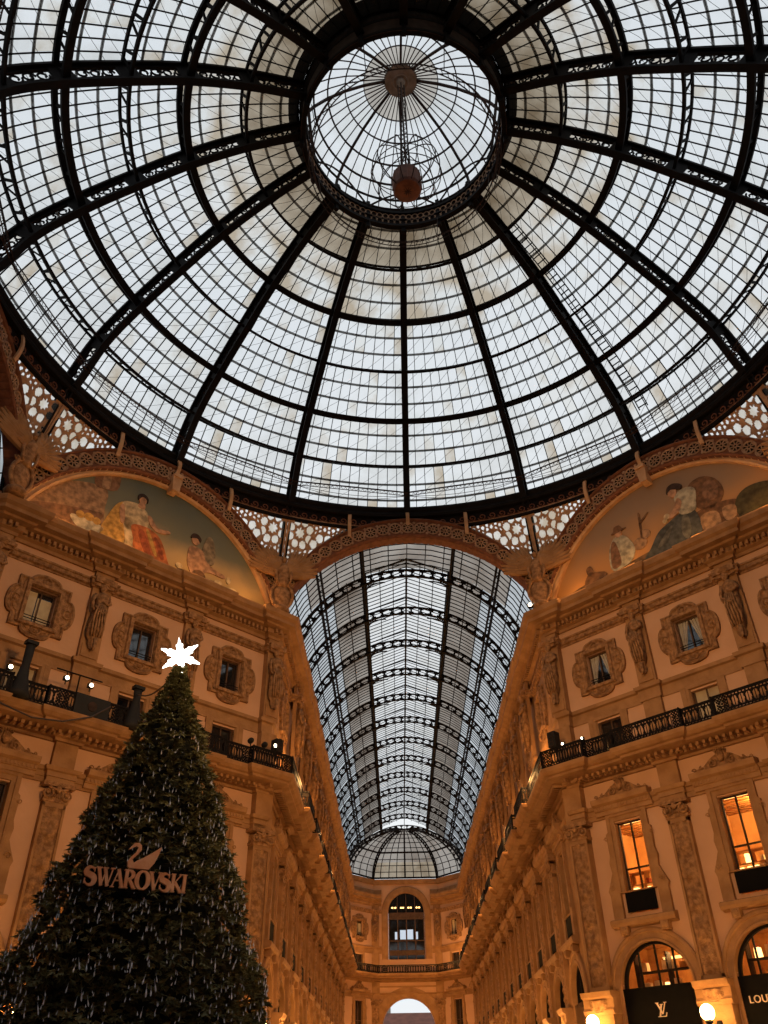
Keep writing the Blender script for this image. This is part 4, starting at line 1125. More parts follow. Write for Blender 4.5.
for k, (a, txt) in enumerate(VT.items()):
    o = wf if k == 0 else copy_tree(wf)
    R = 18.35; a2 = a if abs(a) < 45 else a*69.9/67.5; o.matrix_world = frame(R*math.sin(math.radians(a2)), R*math.cos(math.radians(a2)), 180-a)
    tag(o, 'winged stone figure above an oval shield '+txt, 'statue', 'winged stone figures on the octagon corners')

# ================================================================== ARCADE VAULT
VR, VC = 7.1, 22.8
def vp(x_ang, y, off=0): return ((VR+off)*math.sin(x_ang), y, VC+(VR+off)*math.cos(x_ang))
TB = math.asin(2.74/7.1)
AM = math.radians(80)
vault = empty('arcade_vault')
m = MB(); seg = 44
for off in (0, .5):
    pts = [vp(-AM+2*AM*i/seg, 0, off) for i in range(seg+1)]; ups = [(math.sin(-AM+2*AM*i/seg), 0, math.cos(-AM+2*AM*i/seg)) for i in range(seg+1)]
    m.sweepbar(pts, ups, .16, .085)
for i in range(30):
    a = -AM+2*AM*(i+.5)/30
    m.bar(vp(a, 0, .0), vp(a, 0, .5), .13, .1, up=(0, 1, 0))
    for sg_ in (-1, 1):
        for off in (.1, .4): m.bar(vp(a+sg_*.016, 0, off-.05), vp(a+sg_*.016, 0, off+.05), .12, .08, up=(0, 1, 0))
ribm = m.mesh('rib', 'iron')
RY = [24.2+BAY*k for k in range(12)]+[83.1]
for y in [18.3]+RY:
    o = bpy.data.objects.new('rib', ribm); COL.objects.link(o); adopt(o, vault); o.location = (0, y, 0)
for a, w in ((TB, .13), (-TB, .13), (math.asin(5.2/7.1), .11), (-math.asin(5.2/7.1), .11), (math.radians(80), .2), (-math.radians(80), .2)):
    m = MB()
    for off in (.1, .5): m.bar(vp(a, 18.2, off), vp(a, 83.1, off), w, .1, up=(math.sin(a), 0, math.cos(a)))
    for q in range(52): y = 18.6+1.25*q; m.bar(vp(a, y, .1), vp(a, y+.5 if q % 2 else y-.5+.5, .5), .06, .06)
    m.build('purlin', 'iron', vault)
def bayglass(ylen, rngs, pick, mats):
    g = MB(); b = MB(); nt = 10
    for s0, s1, n in rngs:
        for i in range(n):
            a0, a1 = s0+(s1-s0)*i/n, s0+(s1-s0)*(i+1)/n
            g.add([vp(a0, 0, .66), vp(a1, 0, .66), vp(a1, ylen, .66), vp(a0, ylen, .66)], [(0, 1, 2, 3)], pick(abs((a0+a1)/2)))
        for i in range(n+1):
            a = s0+(s1-s0)*i/n
            b.bar(vp(a, 0, .6), vp(a, ylen, .6), .05, .07, up=(math.sin(a), 0, math.cos(a)))
        for j in range(1, nt):
            y = ylen*j/nt
            pts = [vp(s0+(s1-s0)*q/14, y, .6) for q in range(15)]; ups = [(math.sin(s0+(s1-s0)*q/14), 0, math.cos(s0+(s1-s0)*q/14)) for q in range(15)]
            b.sweepbar(pts, ups, .05, .05)
    return g.mesh('glazing', mats), b.mesh('glazing_bars', 'iron')
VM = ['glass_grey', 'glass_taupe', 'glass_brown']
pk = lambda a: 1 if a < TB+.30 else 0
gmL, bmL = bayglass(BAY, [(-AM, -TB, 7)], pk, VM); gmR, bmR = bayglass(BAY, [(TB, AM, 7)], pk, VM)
g0, b0 = bayglass(5.9, [(-AM, AM, 18)], lambda a: 1 if a < .45 else (0 if a > .95 else 1), VM)  # taupe tint stands in for shade from the dome base and buildings behind
# raised ridge lantern of one bay
l1 = MB(); l2 = MB()
XE, ZE, ZR, Z0 = 2.74, 30.2, 31.3, VC+VR*math.cos(TB)
for sx in (-1, 1):
    l1.add([(sx*XE, 0, Z0), (sx*XE, BAY, Z0), (sx*XE, BAY, ZE), (sx*XE, 0, ZE)], [(0, 1, 2, 3)])
    l1.add([(sx*(XE+.15), 0, ZE), (sx*(XE+.15), BAY, ZE), (0, BAY, ZR), (0, 0, ZR)], [(0, 1, 2, 3)])
    for j in range(10):
        y = BAY*j/10
        l2.bar((sx*XE, y, Z0), (sx*XE, y, ZE), .04); l2.bar((sx*XE, y, ZE), (0, y, ZR), .045)
    for q in (.33, .66): l2.bar((sx*XE*q, 0, ZR-(ZR-ZE)*q), (sx*XE*q, BAY, ZR-(ZR-ZE)*q), .05)
    l2.bar((sx*XE, 0, ZE), (sx*XE, BAY, ZE), .12); l2.bar((sx*XE, 0, Z0+.1), (sx*XE, BAY, Z0+.1), .14)
    # corner brackets against the rib: pierced quarter circles
    for q in range(8):
        t0, t1 = PI/2*q/8, PI/2*(q+1)/8; R = 1.3; cx, cy = sx*(XE-R), R+.1
        l2.bar((cx+sx*R*math.cos(t0), cy-R*math.sin(t0), 29.55), (cx+sx*R*math.cos(t1), cy-R*math.sin(t1), 29.55), .08, .06)
        cy = BAY-R-.1
    for q in range(7):
        l2.bar((sx*(XE-.12*q), .15, 29.55), (sx*XE, .15+.13*q, 29.55), .035)
        l2.tube([(sx*(XE-.3)+.12*math.cos(t), .42+.12*math.sin(t), 29.55) for t in [2*PI*i/8 for i in range(8)]], .025, 4, closed=True)
l2.bar((0, 0, ZR), (0, BAY, ZR), .1); l2.bar((-XE, .0, ZE), (0, 0, ZR-.1), .06); l2.bar((XE, .0, ZE), (0, 0, ZR-.1), .06)
l2.bar((0, 0, 29.95), (0, BAY, 29.95), .07)
lg = l1.mesh('lantern_glazing', 'glass_clean'); lb = l2.mesh('lantern_bars', 'iron')
def addo(nm, me, y, parent):
    o = bpy.data.objects.new(nm, me); COL.objects.link(o); adopt(o, parent); o.location = (0, y, 0); return o
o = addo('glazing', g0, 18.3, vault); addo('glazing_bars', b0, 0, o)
for y in RY[:-1]:
    o = addo('glazing', gmL, y, vault); addo('glazing_bars', bmL, 0, o)
    o = addo('glazing', gmR, y, vault); addo('glazing_bars', bmR, 0, o)
    if y < RY[-2]-.1:
        o = addo('lantern_glazing', lg, y, vault); addo('lantern_bars', lb, 0, o)
# last bay keeps the ridge frame but is open to the sky at its gable
o = addo('lantern_bars', lb, RY[-2], vault)
others = []
for ang in (90, -90, 180):
    v = copy_tree(vault); v.rotation_euler = (0, 0, math.radians(ang)); others.append((v, ang))
tag(vault, 'long grey glass barrel vault with raised ridge lantern over the central arcade', 'vault')
for v, ang in others:
    tag(v, {90: 'barrel vault of iron and glass over the left side arm', -90: 'barrel vault of iron and glass over the right side arm', 180: 'barrel vault of iron and glass over the arm behind the viewer'}[ang], 'vault')
# faceted glass apse closing the far end
BP = [(-7.0, 83.1), (-3.95, 87.0), (3.95, 87.0), (7.0, 83.1)]
def apse(s, t, off=0):       # s 0..3 along the base polygon, t 0..1 up
    i = min(2, int(s)); u = s-i; bx = BP[i][0]*(1-u)+BP[i+1][0]*u; by = BP[i][1]*(1-u)+BP[i+1][1]*u
    h = math.cos(t*PI/2*.93); k = math.sin(t*PI/2*.93)/math.sin(PI/2*.93)
    return ((bx)*h*(1+off*.03), 83.1+(by-83.1)*h+off*.3, 24.9+(29.9-24.9)*k+off*.3)
ap = empty('glass_apse', label='faceted glass half dome closing the far end of the arcade roof', cat='roof')
m = MB()
for s in range(3):
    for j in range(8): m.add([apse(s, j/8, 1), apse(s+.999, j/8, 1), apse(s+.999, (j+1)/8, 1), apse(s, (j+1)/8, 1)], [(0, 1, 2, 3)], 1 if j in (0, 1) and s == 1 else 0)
m.build('glazing', ['glass_taupe', 'glass_brown'], ap)  # darker tint stands in for the brown buildings behind the glass
m = MB()
for s in (0, 1, 2, 2.999):
    for off in (-.4, 1.0): m.tube([apse(s, j/12, off) for j in range(13)], .09, 4)
    for j in range(18): m.bar(apse(s, j/18, -.4), apse(s, (j+.4)/18, 1.0), .12)
m.build('rib', 'iron', ap)
m = MB()
for s in (.25, .5, .75, 1.12, 1.25, 1.37, 1.63, 1.75, 1.87, 2.25, 2.5, 2.75): m.tube([apse(s, j/10, .9) for j in range(11)], .05, 4)
m.tube([apse(1.5, j/10, .9) for j in range(11)], .1, 4)
for t in (.1, .2, .3, .5, .6, .7, .8, .9):
    m.tube([apse(s/4 if s < 12 else 2.999, t, .9) for s in range(13)], .045, 4)
for t in (.01, .42): m.tube([apse(s/4 if s < 12 else 2.999, t, .8) for s in range(13)], .11, 4)
m.build('glazing_bars', 'iron', ap)

# ================================================================== END WALL of the arcade
EY = 87.0
ENDC = frame(0, EY, 180)
mb = MB(); wall_cells(mb, -4.0, 4.0, 0, 24.95, [(-2.18, 2.18, 16.2, 21.25)], [(0, 3.0, 9.25, -.1)])
mb2 = MB()
structure(mb.build('wall_end', 'plaster', mw=ENDC))
# upper round-headed window
w = empty('window_end', ENDC); structure(w)
m = MB(); cs = []
for rad, y in ((2.98, 0), (2.98, .14), (2.85, .2), (2.3, .2), (2.18, .1), (2.18, -.3)):
    cs.append([(rad, y, 16.2)]+[(rad*math.cos(PI*i/24), y, 21.2+rad*math.sin(PI*i/24)) for i in range(25)]+[(-rad, y, 16.2)])
n = 27; m.add([p for c in cs for p in c], [(i*n+j, i*n+j+1, (i+1)*n+j+1, (i+1)*n+j) for i in range(5) for j in range(n-1)])
m.build('window_arch', 'stone', w)
m = MB(); m.prism([(-2.15, 16.2)]+[(-2.15*math.cos(PI*i/24), 21.2+2.15*math.sin(PI*i/24)) for i in range(25)]+[(2.15, 16.2)], .0, .03); m.build('window_glass', 'window_dark', w)
m = MB(); m.box(-2.15, 2.15, .03, .1, 20.45, 21.2); m.box(-2.15, 2.15, .03, .1, 16.6, 17.15)
for x in (-2.1, -1.05, 0, 1.05, 2.1): m.box(x-.06, x+.06, .03, .12, 16.2, 21.2)
for x in (-1.05, 0, 1.05): m.box(x-.04, x+.04, .03, .1, 21.2, 21.2+math.sqrt(2.1**2-x*x))
m.box(-2.1, 2.1, .03, .09, 18.1, 18.2)
m.build('window_frame', 'window_wood', w)
m = MB(); m.box(-1.35, -1.12, .035, .05, 18.3, 19.1); m.box(-.78, -.08, .035, .05, 18.3, 19.35); m.box(.1, .78, .035, .05, 18.3, 19.3); m.box(1.12, 1.4, .035, .05, 18.3, 19.1)
m.build('window_light', 'day_pane', w)
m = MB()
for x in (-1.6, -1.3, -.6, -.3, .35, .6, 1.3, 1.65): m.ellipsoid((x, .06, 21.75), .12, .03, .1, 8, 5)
m.build('lamp_reflections', 'lamp_glow', w)  # glowing blobs painted on the pane as reflections of lamps
# two angled flanks with cartouche window, attic window, pilaster
L_ = math.hypot(3.2, 3.7)
uwp = upper_window('blind'); mzp = mezz_window(False); lwp = lower_window(False); pl0 = pilaster_lower(); pu0 = pilaster_upper(); cy0 = caryatid()
for sx, word in ((-1, 'left'), (1, 'right')):
    cx, cy = sx*(AW+4.0)/2, (YEND+EY)/2; ang = math.degrees(math.atan2(EY-YEND, AW-4.0))
    F = frame(cx, cy, 180-sx*ang)
    mb = MB(); wall_cells(mb, -L_/2-.1, L_/2+.1, 0, 24.95, bay_rects(0), [])
    structure(mb.build('wall_end_'+word, 'plaster', mw=F))
    for p in (uwp, mzp, lwp): window(p, F)
    m = MB(); m.box(-1, 1, -.62, -.46, 8, 21); structure(m.build('wall_behind_end_'+word, 'dark_room', mw=F))
    Fp = at(ENDC, -sx*3.75, 0, 0)
    place(pl0, Fp, label='carved lower pilaster at the %s of the round arch on the far end wall' % word, cat='pilaster', group='carved pilasters of the lower storeys')
    place(pu0, Fp, label='plain upper pilaster at the %s of the tall round-headed window on the far end wall' % word, cat='pilaster', group='plain pilasters of the top storey')
    place(cy0, at(ENDC, -sx*3.75, .3, .1), label='draped stone figure at the %s of the tall round-headed window on the far end wall' % word, cat='statue', group='draped stone figures of the top storey')
for p in (uwp, mzp, lwp, pl0, pu0, cy0): kill(p)
EP = [(-AW, YEND), (-4.0, EY), (4.0, EY), (AW, YEND)]
m = MB(); cs = []
for rad, y in ((4.1, 0), (4.1, .12), (3.95, .16), (3.2, .16), (3.05, .1), (3.0, .1), (3.0, -.4)):
    cs.append([(rad*math.cos(PI*i/28), y, 9.25+rad*math.sin(PI*i/28)) for i in range(29)])
m.add([p for c in cs for p in c], [(i*29+j, i*29+j+1, (i+1)*29+j+1, (i+1)*29+j) for i in range(6) for j in range(28)])
m.box(-3.5, 3.5, 0, .1, 13.35, 13.5)
structure(m.build(nexttrim(), 'stone', mw=ENDC))
for prof_, mt in ((CORNICE, 'stone'), (FRIEZE, 'stone_carved'), (BAND, 'stone'), (BALC, 'stone'), (ENTAB, 'stone')):
    m = MB(); pth = EP
    if prof_ is BAND: 
        for seg2 in ([EP[0], EP[1], (-3.0, EY)], [(3.0, EY), EP[2], EP[3]]): sweep(m, seg2, [(a, b) for a, b in prof_])
    elif prof_ is CORNICE or prof_ is FRIEZE:
        for seg2 in ([EP[0], EP[1], (-2.98, EY)], [(2.98, EY), EP[2], EP[3]]): sweep(m, seg2, [(a*.8, b) for a, b in prof_])
    else: sweep(m, EP, prof_)
    structure(m.build(nexttrim(), mt))
m = MB(); sweep(m, EP, [(0, 24.4), (.2, 24.4), (.3, 24.8), (.3, 24.95), (-.4, 24.95), (-.4, 24.4)]); structure(m.build(nexttrim(), 'stone'))

# buildings seen through the far arch
b = empty('street_building', label='low building with dark red tiled roof seen through the far round arch', cat='building')
m = MB(); m.box(-22, 22, 118, 126, 0, 11.7)
m.build('wall', 'far_stone', b)
m = MB(); m.extrude_x([(117.4, 11.6), (122, 13.8), (126.6, 11.6)], -22, 22); m.build('roof', 'roof_tile', b)
for x in range(-20, 21, 3):
    m = MB(); m.box(x, x+1.3, 117.9, 118.0, 8.4, 10.8); m.build('window', 'window_dark', b)
s_ = empty('church_spire', label='slender grey spires beyond the tiled roof, through the far arch', cat='spire')
for x, h in ((-1.2, 18.6), (-.5, 21.0)):
    m = MB(); m.lathe([(.5, 10), (.4, 17), (.2, h-2), (.02, h)], (x-2.4, 135, 0), 8); m.build('spire', 'far_stone', s_)
m = MB(); m.box(-9, -4.5, 133, 137, 0, 15); m.build('tower', 'far_stone', s_)

# ================================================================== BALCONY RAILINGS
def offset_path(path, o):
    n = len(path); out = []
    for i, p in enumerate(path):
        ns = []
        for a, b in ((i-1, i), (i, i+1)):
            if a < 0 or b >= n: continue
            dx, dy = path[b][0]-path[a][0], path[b][1]-path[a][1]; l = math.hypot(dx, dy); ns.append((dy/l, -dx/l))
        if len(ns) == 1: m = ns[0]
        else:
            dt = ns[0][0]*ns[1][0]+ns[0][1]*ns[1][1]; m = ((ns[0][0]+ns[1][0])/(1+dt), (ns[0][1]+ns[1][1])/(1+dt))
        out.append((p[0]+m[0]*o, p[1]+m[1]*o))
    return out
def railing(path, sx, cell, label):
    r = empty('balcony_railing', label=label, cat='railing', group='black iron balcony railings')
    cum = [0]
    for i in range(len(path)-1): cum.append(cum[-1]+math.hypot(path[i+1][0]-path[i][0], path[i+1][1]-path[i][1]))
    tot = cum[-1]
    def at_(u):
        u = min(max(u, 0), tot-1e-6); i = 0
        while cum[i+1] < u: i += 1
        t = (u-cum[i])/(cum[i+1]-cum[i]); return (path[i][0]*(1-t)+path[i+1][0]*t, path[i][1]*(1-t)+path[i+1][1]*t)
    nu = int(tot/cell); H = .78; nv = int(H/cell); cache = {}
    def fn(i, j):
        if i not in cache: cache[i] = at_(i*tot/nu)
        x, y = cache[i]; return (sx*x, y, 14.66+H*j/nv)
    def mask(i, j):
        u = (i+.5)*tot/nu; v = (j+.5)*H/nv
        k = int(u/2.46); w = u-k*2.46
        if w < .5:      # solid ornamental panel with a round opening
            q = math.hypot(w-.25, v-.40); return not (.05 < q < .08 or (q > .12 and math.sin(w*45)*math.sin(v*45) > .40))
        g = (u/.30) % 1-.5
        if v < .16: return math.hypot(g*.3, v-.08) > .05 and math.hypot((abs(g)-.5)*.3, v-.08) > .045
        if v > .62: return math.hypot(g*.3, v-.69) > .045 and math.hypot((abs(g)-.5)*.3, v-.69) > .04
        e = ((g*.3)/.118)**2+((v-.39)/.23)**2
        if e < 1 and e > .0 and not (abs(g*.3) < .018): return False
        return abs(g) > .36 or e < 1 or v < .22 or v > .56 or abs(g) > .30
    m = MB(); m.grid(fn, nu, nv, 0, mask); m.build('railing_panel', 'iron', r, solidify=.03)
    m = MB()
    for i in range(len(path)-1):
        a, b = path[i], path[i+1]
        for z, w in ((15.46, .09), (14.70, .07)): m.bar((sx*a[0], a[1], z), (sx*b[0], b[1], z), w, .06)
    m.build('handrail', 'iron', r)
    m = MB()
    for i in range(0, len(path)):
        m.bar((sx*path[i][0], path[i][1], 14.64), (sx*path[i][0], path[i][1], 15.52), .06)
    m.build('post', 'iron', r)
RP = offset_path(full, 1.22)
ic = full.index((AW, 2*(A-.3)*S2-AW))
for sx, w in ((-1, 'left'), (1, 'right')):
    railing(RP[ic:-1], sx, .03, 'black iron balcony railing on the octagon wall below the %s mural' % w)
    railing(RP[:ic+1], sx, .06, 'black iron balcony railing along the %s wall of the arcade' % w)
railing([(p[0], p[1]) for p in offset_path(EP, 1.22)], 1, .05, 'black iron balcony railing across the far end wall')

# ================================================================== LAMPS AND FITTINGS
def globe_lamp():
    r = empty('globe_lamp')
    m = MB(); m.tube([(0, .4, 4.0), (0, .8, 3.75), (0, 1.15, 3.85), (0, 1.2, 4.1)], .04, 6); m.lathe([(.14, 3.55), (.16, 3.8), (.1, 4.2)], (0, .42, 0), 10)
    m.lathe([(.05, 4.05), (.15, 4.12), (.12, 4.2)], (0, 1.2, 0), 10); m.lathe([(.05, 4.66), (.03, 4.70)], (0, 1.2, 0), 8)
    m.build('lamp_bracket', 'iron', r)
    m = MB(); m.ellipsoid((0, 1.2, 4.42), .25, .25, .27, 14, 10); m.build('lamp_globe', 'globe_glow', r, smooth=True)
    return r
gl = globe_lamp()
first = True
for key in ('left', 'right'):
    for s in (-7.40, -2.47, 2.47, 7.40):
        if first: o = gl; first = False
        else: o = copy_tree(gl)
        o.matrix_world = at(FR[key], SG[key]*s, 0.05, 0)
        tag(o, 'glowing globe wall lamp at street level, %s, %s' % (fl[s], WN[key]), 'lamp', 'glowing globe lamps on the piers')
for side in ('left', 'right'):
    for k, y in enumerate(ARMP[1:-1]):
        o = copy_tree(gl); o.matrix_world = arm(side, y, -.1)
        tag(o, 'glowing globe wall lamp, %s from the octagon on the %s arcade wall' % (ORD[k], side), 'lamp', 'glowing globe lamps on the piers')
def spot_fixture(lit=True):
    r = empty('spotlight'); m = MB()
    m.tube([(0, 0, 0), (0, 0, .25)], .03, 6); m.box(-.14, .14, -.1, .12, .2, .42); m.tube([(-.16, 0, .2), (-.16, 0, .38), (.16, 0, .38), (.16, 0, .2)], .02, 5)
    m.build('spotlight_housing', 'black_cloth', r)
    m = MB(); m.ellipsoid((0, .13, .31), .11, .04, .11, 10, 6); m.build('spotlight_lens', 'spot_glow', r)
    return r
sp = spot_fixture(); nsp = 0
for key, s, off, z, txt in (('left', 5.91, 1.4, 15.45, 'beside the flared black stand, left balcony'), ('left', 3.64, 1.4, 15.7, 'hanging on the T stand, left balcony, farther from the star'), ('left', 2.58, 1.4, 15.7, 'hanging on the T stand, left balcony, nearer the star'),
        ('left', -6.9, 1.5, 15.5, 'at the arcade end of the balcony below the left mural'), ('right', -6.7, 1.5, 15.35, 'next to the black loudspeaker on the right balcony'), ('right', -5.68, 1.4, 15.35, 'second from the black loudspeaker on the right balcony')):
    o = sp if nsp == 0 else copy_tree(sp); nsp += 1
    o.matrix_world = at(FR[key], SG[key]*s, off, z) @ Matrix.Scale(.8 if key == 'left' else .6, 4); tag(o, 'lit spotlight '+txt, 'spotlight', 'small lit spotlights')
for side, y, z, txt in (('right', 17.75, 23.2, 'on the cornice corner below the right winged figure'),):
    o = copy_tree(sp); o.matrix_world = frame(6.45, 17.2, 160, 23.2); tag(o, 'lit spotlight '+txt, 'spotlight', 'small lit spotlights')
for side in ('left', 'right'):
    for k in range(12):
        o = copy_tree(sp); o.matrix_world = arm(side, ARMP[k+1]+.3, 1.42, 14.7)
        o.scale = (.5, .5, .5)
        tag(o, 'small balcony spotlight, %s from the octagon, %s arcade wall' % (ORD[k], side), 'spotlight', 'spotlights along the arcade balconies')
def speaker(mw, label, w, h, tilt=0):
    r = empty('loudspeaker', mw, label=label, cat='loudspeaker'); m = MB()
    m.box(-w/2, w/2, -.22, .2, 0, h); m.build('cabinet', 'black_cloth', r)
    m = MB()
    for q in range(3): m.lathe([(.01, 0), (w*.3, .01), (w*.36, .03)], (0, 0, 0), 12) if False else None
    for q in range(3): m.tube([(w*.3*math.cos(t), .22, h*(.2+.3*q)+w*.3*math.sin(t)) for t in [2*PI*i/12 for i in range(12)]], .02, 4, closed=True)
    m.build('speaker_cone', 'iron_brown', r)
    m = MB(); m.bar((0, -.1, -.4), (0, -.1, .1), .08); m.build('mount', 'iron', r)
speaker(at(FR['right'], 7.3, 1.35, 15.55), 'black loudspeaker leaning at the arcade end of the right balcony', .42, .75)
speaker(at(FR['left'], -7.2, 1.35, 15.55), 'black loudspeaker above the arcade end of the left balcony', .42, .6)
# flared black stands wrapped in cloth, left balcony
for s, h, txt in ((5.35, 2.2, 'nearer the left edge'), (.45, 1.75, 'just left of the tree top')):
    r = empty('cloth_wrapped_stand', at(FR['left'], s, 1.42, 14.66), label='flared black cloth-wrapped stand on the left balcony, '+txt, cat='stand', group='black stands on the left balcony')
    m = MB(); m.lathe([(.48, 0), (.40, .25), (.24, .8), (.17, 1.3), (.19, h-.05), (.17, h)], n=12, sx=1, sy=.6); m.build('cloth', 'black_cloth', r, smooth=True)
    m = MB(); m.box(-.24, .24, -.16, .16, h, h+.14); m.build('stand_top', 'black_cloth', r)
r = empty('draped_banner_panel', at(FR['left'], 2.35, 1.42, 14.64), label='black panel with pale round crest hung on the left balcony railing', cat='panel')
m = MB(); m.box(-.75, .75, -.06, .08, 0, .86); m.build('panel', 'black_cloth', r)
m = MB(); m.lathe([(.01, 0), (.2, 0), (.2, .03), (.01, .03)], n=16); o = m.build('crest', 'iron_brown', r, mw=Matrix.Translation((0, .08, .43)) @ Matrix.Rotation(-PI/2, 4, 'X'))
r = empty('lamp_stand', at(FR['left'], 3.1, 1.4, 14.66), label='thin black T stand carrying two spotlights above the left balcony', cat='stand')
m = MB(); m.tube([(0, 0, 0), (0, 0, 1.6)], .03, 6); m.tube([(-1.0, 0, 1.6), (1.0, 0, 1.6)], .03, 6); m.tube([(-.54, 0, 1.6), (-.54, 0, 1.4)], .02, 5); m.tube([(.54, 0, 1.6), (.54, 0, 1.4)], .02, 5); m.build('pole', 'iron', r)
for key, s, txt in (('left', -5.6, 'left balcony, farther from the lit one'), ('left', -6.4, 'left balcony, beside the lit one')):
    r = empty('spotlight', at(FR[key], SG[key]*s, 1.42, 15.46), label='small unlit black spotlight, rail of the '+txt, cat='spotlight', group='unlit black spotlights')
    m = MB(); m.tube([(0, 0, 0), (0, 0, .15)], .03, 6); m.ellipsoid((0, 0, .25), .14, .2, .14, 10, 6); m.build('spotlight_housing', 'black_cloth', r)
# cables
FL = FR['left']
m = MB(); pts = [(7.2, 1.7, 14.5), (5.9, 1.7, 14.1), (4.7, 1.7, 13.9), (3.5, 1.7, 14.07), (2.35, 1.62, 14.6), (1.58, 1.5, 15.3)]
tag(m.build('x', 'cable') if False else (lambda mm: (mm.tube(pts, .035, 5), mm.build('sagging_cable', 'cable', mw=FL))[1])(MB()), 'sagging cable looped under the left balcony railing', 'cable')

# ================================================================== CHRISTMAS TREE
TX, TY = -7.2, 0.3
TZ0, TZ1, TR0 = 0.6, 12.05, 3.9
def trad(z):
    u = (TZ1-z)/(TZ1-TZ0); return max(.05, TR0*(u**.96)+.12*math.sin(z*3.3)*u)
tree = empty('christmas_tree', Matrix.Translation((TX, TY, 0)), label='tall dark green conical Christmas tree hung with crystal drops, left of centre', cat='Christmas tree')
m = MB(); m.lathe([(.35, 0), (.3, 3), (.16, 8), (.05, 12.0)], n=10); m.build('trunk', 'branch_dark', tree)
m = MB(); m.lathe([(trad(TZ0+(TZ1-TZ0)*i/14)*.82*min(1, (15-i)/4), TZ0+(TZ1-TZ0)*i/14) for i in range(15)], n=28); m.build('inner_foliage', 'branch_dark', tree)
rnd = random.Random(5)
def surfpt(z, a, k=1.0):
    r = trad(z)*k; return Vector((r*math.cos(a), r*math.sin(a), z))
m = MB(); NT = 9500
for q in range(NT):
    u = rnd.random(); u = 1-math.sqrt(1-u*.995) if q % 12 else .86+.14*u; z = TZ0+(TZ1-.05-TZ0)*u; a = rnd.random()*2*PI
    c0 = .5+.5*math.sin(a*9+z*4)*math.sin(z*5.5-a*4)
    p = surfpt(z, a, .90+.14*c0+rnd.uniform(-.05, .05)) ; out = Vector((math.cos(a), math.sin(a), 0)); tan = Vector((-math.sin(a), math.cos(a), 0))
    main = (out*.9+Vector((0, 0, rnd.uniform(-.7, .35)))+tan*rnd.uniform(-.7, .7)).normalized(); s = rnd.uniform(.16, .34)*(1 if z < 10.5 else .6)
    side = main.cross(Vector((0, 0, 1))).normalized(); up = side.cross(main)
    for k in range(9):
        t = k/9; base = p+main*s*t*.8
        d = (main*.8+side*(1 if k % 2 else -1)*rnd.uniform(.4, 1.0)+up*rnd.uniform(-.5, .6)).normalized(); l = s*(.75-.35*t)
        w = d.cross(up).normalized()*.042 if k % 3 else up*.042
        m.add([base-w, base+w, base+d*l], [(0, 1, 2)])
tag(m.build('foliage', 'needles', tree), kind='stuff')
# crystal drops
dm = MB(); dm.tube([(0, 0, .16), (0, 0, .04)], .006, 3); dm.lathe([(.004, .05), (.02, .0), (.034, -.07), (.02, -.12), (.003, -.14)], n=6)
dme = dm.mesh('crystal_drop', 'crystal')
camdir = math.atan2(-21-TY, -1.08-TX); N1 = 300
for q in range(N1):
    u = rnd.random(); z = 3.2+(TZ1-.7-3.2)*(1-math.sqrt(1-u)) ; a = camdir+rnd.uniform(-1.35, 1.35)
    p = surfpt(z, a, 1.10)
    o = bpy.data.objects.new('crystal_drop', dme); COL.objects.link(o); o.location = (TX+p.x, TY+p.y, p.z); sc_ = rnd.uniform(.32, .55); o.scale = (sc_, sc_, sc_*rnd.uniform(1, 1.6)); o.rotation_euler = (rnd.uniform(-.3, .3), rnd.uniform(-.3, .3), rnd.random()*6)
    tag(o, 'small clear crystal drop ornament hanging on the Christmas tree', 'ornament', 'crystal drops on the Christmas tree')
m = MB()
for q in range(1300):
    u = rnd.random(); z = 1.2+(TZ1-.5-1.2)*(1-math.sqrt(1-u)); a = camdir+rnd.uniform(-1.7, 1.7) if q % 3 else rnd.random()*6.3
    p = surfpt(z, a, 1.09)+Vector((0, 0, 0)); h = rnd.uniform(.05, .12); w = rnd.uniform(.008, .016)
    dx = rnd.uniform(-.02, .02)
    m.add([(p.x, p.y, p.z+h/2), (p.x-w+dx, p.y, p.z-h*.3), (p.x+dx, p.y-w, p.z-h*.3), (p.x+w+dx, p.y, p.z-h*.3), (p.x+dx, p.y+w, p.z-h*.3), (p.x+dx, p.y, p.z-h/2)], [(0, 1, 2), (0, 2, 3), (0, 3, 4), (0, 4, 1), (5, 2, 1), (5, 3, 2), (5, 4, 3), (5, 1, 4)])
tag(m.build('crystal_drops', 'crystal', mw=Matrix.Translation((TX, TY, 0))), 'many smaller crystal drops scattered over the whole Christmas tree', 'ornament', kind='stuff')
# star
def star_poly(R=.56):
    pts = []
    for k in range(6):
        a = PI/2+k*PI/3
        def pp(r, da): return (r*math.cos(a+da), r*math.sin(a+da))
        pts += [pp(R*.46, -.30), pp(R*.62, -.27), pp(R*.66, -.12), pp(R, 0.0), pp(R*.66, .12), pp(R*.62, .27), pp(R*.46, .30), pp(R*.34, PI/6)]
    return pts
st = empty('tree_star', Matrix.Translation((TX-.02, TY-.05, 12.34)) @ Matrix.Rotation(math.radians(13), 4, 'Z') @ Matrix.Rotation(math.radians(-12), 4, 'Y'), label='glowing white six-pointed snowflake star on the tree top', cat='star')
m = MB(); m.prism(star_poly(.60), -.05, .05); m.build('star_body', 'star_glow', st)
m = MB(); 
for k in range(3):
    a = PI/2+k*PI/3; m.bar((-.5*math.cos(a), -.07, -.5*math.sin(a)), (.5*math.cos(a), -.07, .5*math.sin(a)), .04)
m.build('star_ridge', 'star_glow', st)
m = MB(); m.tube([(0, 0, -.75), (0, 0, -.2)], .04, 6); m.build('star_stem', 'iron', st)
m = MB(); a = at(FL, .45, 1.42, 16.2).translation; b_ = Vector((TX, TY, 11.95))
